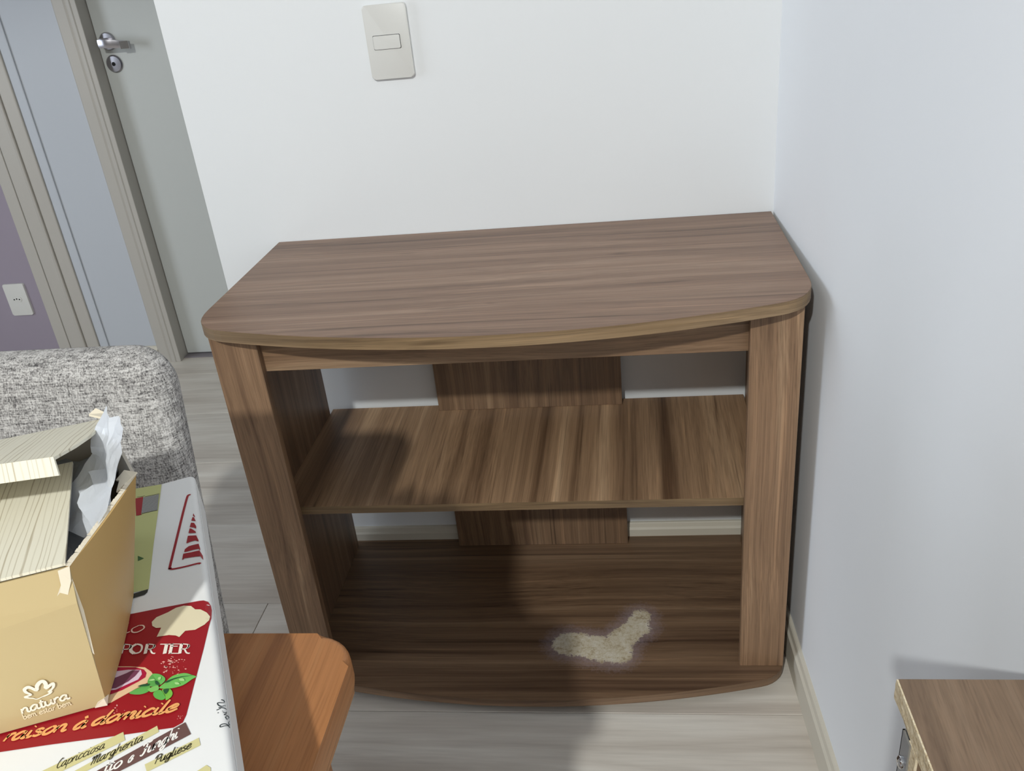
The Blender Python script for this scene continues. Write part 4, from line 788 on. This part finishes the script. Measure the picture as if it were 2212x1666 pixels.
F1 = Vector((-.6700, -1.0320, .8868))
link('front_flap', slab([A1+Vector((-.002,0,.0008)), F1, F1+u2*LW, D1+Vector((0,0,.0008))], .0018), M['stripe'], gb)
HR = C1+Vector((.001, 0, .0)); LR = Vector((-.6255, -1.1017, .9350)); lidn = []
lid_pts = [HR, Vector((-.6545,-1.0080,.9050)), Vector((-.6400,-1.0440,.9170)), Vector((-.6300,-1.0740,.9270)), LR, LR+Vector((-.2500,-.0540,0)), HR+u2*LW]
link('lid_flap', slab(lid_pts, .002), M['stripe'], gb)
link('lid_lip', slab([LR, LR+Vector((.0035,-.0055,-.0105)), LR+Vector((.0035-.250,-.0055-.054,-.0105)), LR+Vector((-.250,-.054,0))], -.002), M['stripe'], gb)
bm = bmesh.new()
for P in ([A1+Vector((.0008,-.0005,.001)), A1+u2*.006+n2*.002+Vector((0,0,.0005)), A1+u2*.007+n2*.003+Vector((0,0,-.009)), A1+u2*.012+n2*.004+Vector((0,0,-.017)), A1+u2*.013+n2*.004+Vector((0,0,-.024)), A1+u2*.007+n2*.004+Vector((0,0,-.025)), A1+u2*.005+n2*.004+Vector((0,0,-.016)), A1+u2*.001+n2*.003+Vector((0,0,-.008))],
          [A0.lerp(A1,.93)+n2*.001, A0.lerp(A1,.90)+u2*.0012+n2*.0012, A0.lerp(A1,.66)+u2*.0008+n2*.001, A0.lerp(A1,.40)+n2*.001, A0.lerp(A1,.38)-u2*.0008+n2*.0006, A0.lerp(A1,.70)-u2*.0015+n2*.0004]):
    b2 = slab(P, .0007); me = bpy.data.meshes.new('t'); b2.to_mesh(me); b2.free(); bm.from_mesh(me)
link('torn_corner', bm, M['torn'], gb)
link('torn_corner', slab([B1+Vector((.001,.001,.001)), B1+Vector((-.010,.004,.001)), B1+Vector((-.013,-.004,-.002)), B1+Vector((-.009,-.006,-.001)), B1+Vector((-.006,-.017,-.003)), B1+Vector((.0005,-.006,.001))], .0012), M['torn'], gb)
link('torn_corner', slab([C1+Vector((.002,.002,.002)), C1+Vector((-.006,.003,.006)), C1+Vector((-.009,-.003,.004)), C1+Vector((.004,-.007,.003))], .002), M['torn'], gb)
link('torn_corner', slab([A0+Vector((.0012,-.0012,0)), A0+u2*.007+n2*.0008, A0+u2*.004+n2*.001+Vector((0,0,.004)), A0+n2*.0008+Vector((0,0,.0055)), A0+Vector((.0005,.004,.004))], .0006), M['torn'], gb)
bm = bmesh.new(); e = [Vector(p) for p in K['emblem']]
W_ = [.0008,.0011,.0013,.0015,.0018,.0021,.0022,.0019,.0022,.0024,.0024,.0024,.0023,.0020,.0018,.0016,.0012,.0013,.0014,.0010,.0006,.0006,.0008]
ribbon(bm, [p+n2*.0007 for p in crom(e, 4)], [W_[min(i//4, 22)] for i in range(4*22+1)], n2)
for f in bm.faces:
    f.normal_update()
    if f.normal.dot(n2) < 0: f.normal_flip()
WH = (240, 232, 212)
link('flower_emblem', bm, ink(WH), gb, recalc=False)
write('lettering', 'natura', K['t_nat'], .0013, WH, .0007, gb, 0, n2, .2)
write('lettering', 'bem estar bem', K['t_bem'], .0007, (226, 212, 176), .0007, gb, 0, n2, .2)

# crumpled white plastic bag stuffed in the carton
def plastic():
    m = mat('white_plastic_film', (.78,.81,.86,1), .32, spec=.5); t = m.node_tree; b = t.nodes['Principled BSDF']; out = t.nodes['Material Output']
    tr_ = t.nodes.new('ShaderNodeBsdfTranslucent'); tr_.inputs[0].default_value = (.75,.79,.86,1)
    mx = t.nodes.new('ShaderNodeMixShader'); mx.inputs[0].default_value = .35
    t.links.new(b.outputs[0], mx.inputs[1]); t.links.new(tr_.outputs[0], mx.inputs[2]); t.links.new(mx.outputs[0], out.inputs[0]); return m
M['film'] = plastic(); M['film_d'] = mat('grey_plastic_film', (.27,.285,.31,1), .35)
bg = thing('plastic_bag', 'crumpled white plastic bag poking out of the gold carton', 'bag', (-.64, -1.07, PZ+.004))
def crumple(name, P, m, amp, seed, parent=None):
    bm = bmesh.new(); P = [Vector(p) for p in P]; c = sum(P, Vector())/len(P)
    f = bm.faces.new([bm.verts.new(p) for p in P])
    bmesh.ops.poke(bm, faces=[f])
    bmesh.ops.subdivide_edges(bm, edges=bm.edges[:], cuts=5, use_grid_fill=True)
    bmesh.ops.triangulate(bm, faces=bm.faces[:])
    for v in bm.verts:
        v.co += Vector(mnoise.noise_vector((v.co+Vector((seed, 0, 0)))*46))*amp + Vector(mnoise.noise_vector((v.co+Vector((0, seed, 0)))*120))*amp*.4
    return link(name, bm, m, parent or bg)
crumple('bag_corner', [(-.655,-1.030,.900),(-.640,-1.018,.925),(-.628,-1.036,.926),(-.6195,-1.036,.927),(-.6105,-1.050,.925),(-.598,-1.078,.917),(-.604,-1.088,.902),(-.630,-1.060,.888)], M['film'], .0028, 1)
crumple('bag_fold', [(-.6430,-1.0263,.902),(-.6236,-1.0448,.903),(-.6130,-1.0710,.898),(-.6040,-1.1000,.889),(-.6050,-1.1180,.882),(-.6480,-1.0950,.874),(-.6640,-1.0700,.874),(-.6540,-1.0400,.892)], M['film'], .0022, 2)
crumple('bag_flap', [(-.6401,-1.0592,.8960),(-.6230,-1.0581,.898),(-.6130,-1.0755,.896),(-.6030,-1.1030,.8930),(-.6035,-1.1190,.8900),(-.6330,-1.0890,.8915),(-.6356,-1.0802,.8930),(-.6288,-1.0738,.8950)], M['film'], .0012, 3)
crumple('bag_body', [(-.700,-1.000,.872),(-.650,-1.010,.876),(-.632,-1.065,.872),(-.612,-1.110,.868),(-.612,-1.150,.864),(-.660,-1.150,.860),(-.720,-1.120,.860),(-.735,-1.040,.866)], M['film_d'], .006, 4)

# ------------------------------------------------------------------ unfinished cabinet by the right wall
M['c_top'] = walnut('dark_brown_laminate', 1, 50, .8, pale=((.135,.085,.052,1), (.205,.135,.085,1), (.255,.175,.115,1)), contrast=.5)
def chipboard():
    m = mat('raw_chipboard', (.7,.6,.45,1), .85, spec=.2); q = N(m)
    a = q.noise(q.coord(), 330, 4, .7); b = q.noise(q.coord(), 90, 3)
    c = q.ramp(a, [(.30, (.42,.30,.17,1)), (.45, (.66,.55,.37,1)), (.65, (.78,.69,.52,1))])
    c = q.mix(q.ramp(b, [(.60, (0,0,0,1)), (.72, (.6,.6,.6,1))]), c, (.40,.30,.19,1)); q.col(c); q.bump(a, .5, .0012); return m
M['chip'] = chipboard()
cb = thing('bedside_cabinet', 'brown cabinet with raw chipboard edges standing against the right wall', 'cabinet', (-.03, -1.28, 0))
CX = -.083; CZ = .70; CT = .018; YB = -1.0555
tp = link('top_board', bbox(CX+.0012, .031, -1.50, YB, CZ-CT, CZ), M['c_top'], cb)
bm = bmesh.new(); ny = 60
rows_ = []
for i in range(ny+1):
    y = -1.50+(YB+1.50)*i/ny
    rows_.append([bm.verts.new((CX+random.uniform(-.0006,.0004), y, CZ-CT+random.uniform(-.0007,.0009)))] + [bm.verts.new((CX+random.uniform(-.0004,.0004), y, CZ-CT+CT*j/4)) for j in (1,2,3)] + [bm.verts.new((CX, y, CZ-.0002)), bm.verts.new((CX+.0012, y, CZ-.0002)), bm.verts.new((CX+.0012, y, CZ-CT))])
for a, b in zip(rows_, rows_[1:]):
    for j in range(7): bm.faces.new((a[j], a[(j+1) % 7], b[(j+1) % 7], b[j]))
bm.faces.new(rows_[0]); bm.faces.new(rows_[-1])
link('raw_edge', bm, M['chip'], tp)
M['c_pan'] = walnut('dark_brown_panel', 2, 52, .8, pale=((.135,.085,.052,1), (.205,.135,.085,1), (.255,.175,.115,1)), contrast=.5)
for nm, y0, y1 in (('back_panel', -1.1085, -1.0935), ('front_panel', -1.49, -1.475)):
    p_ = link(nm, bbox(CX+.0012, .031, y0, y1, 0, CZ-CT), M['c_pan'], cb)
    bm = bmesh.new(); prev = None
    for i in range(50):
        z = (CZ-CT)*i/49; ring = [bm.verts.new((CX+random.uniform(-.0006,.0004), y0+random.uniform(-.0003,.0006), z)), bm.verts.new((CX+random.uniform(-.0006,.0004), y1+random.uniform(-.0006,.0003), z)), bm.verts.new((CX+.0012, y1, z)), bm.verts.new((CX+.0012, y0, z))]
        if prev:
            for j in range(4): bm.faces.new((prev[j], prev[(j+1) % 4], ring[(j+1) % 4], ring[j]))
        else: bm.faces.new(ring)
        prev = ring
    bm.faces.new(prev); link('raw_edge', bm, M['chip'], p_)
bm = bmesh.new(); box(bm, CX-.0018, CX-.0003, -1.0985, -1.0835, .560, .6815); box(bm, CX-.0018, CX+.05, -1.0845, -1.0833, .560, .6815)
br = link('corner_bracket', bm, M['zinc'], cb)
link('screw', lathe([(0, 0), (.0048, 0), (.0046, .0014), (.0030, .0026), (.0012, .0026), (.0008, .0018), (0, .0018)], (CX-.0018, -1.0900, .6555), (-1, 0, 0), 20), M['polish'], br, 40)
bpy.context.view_layer.update()
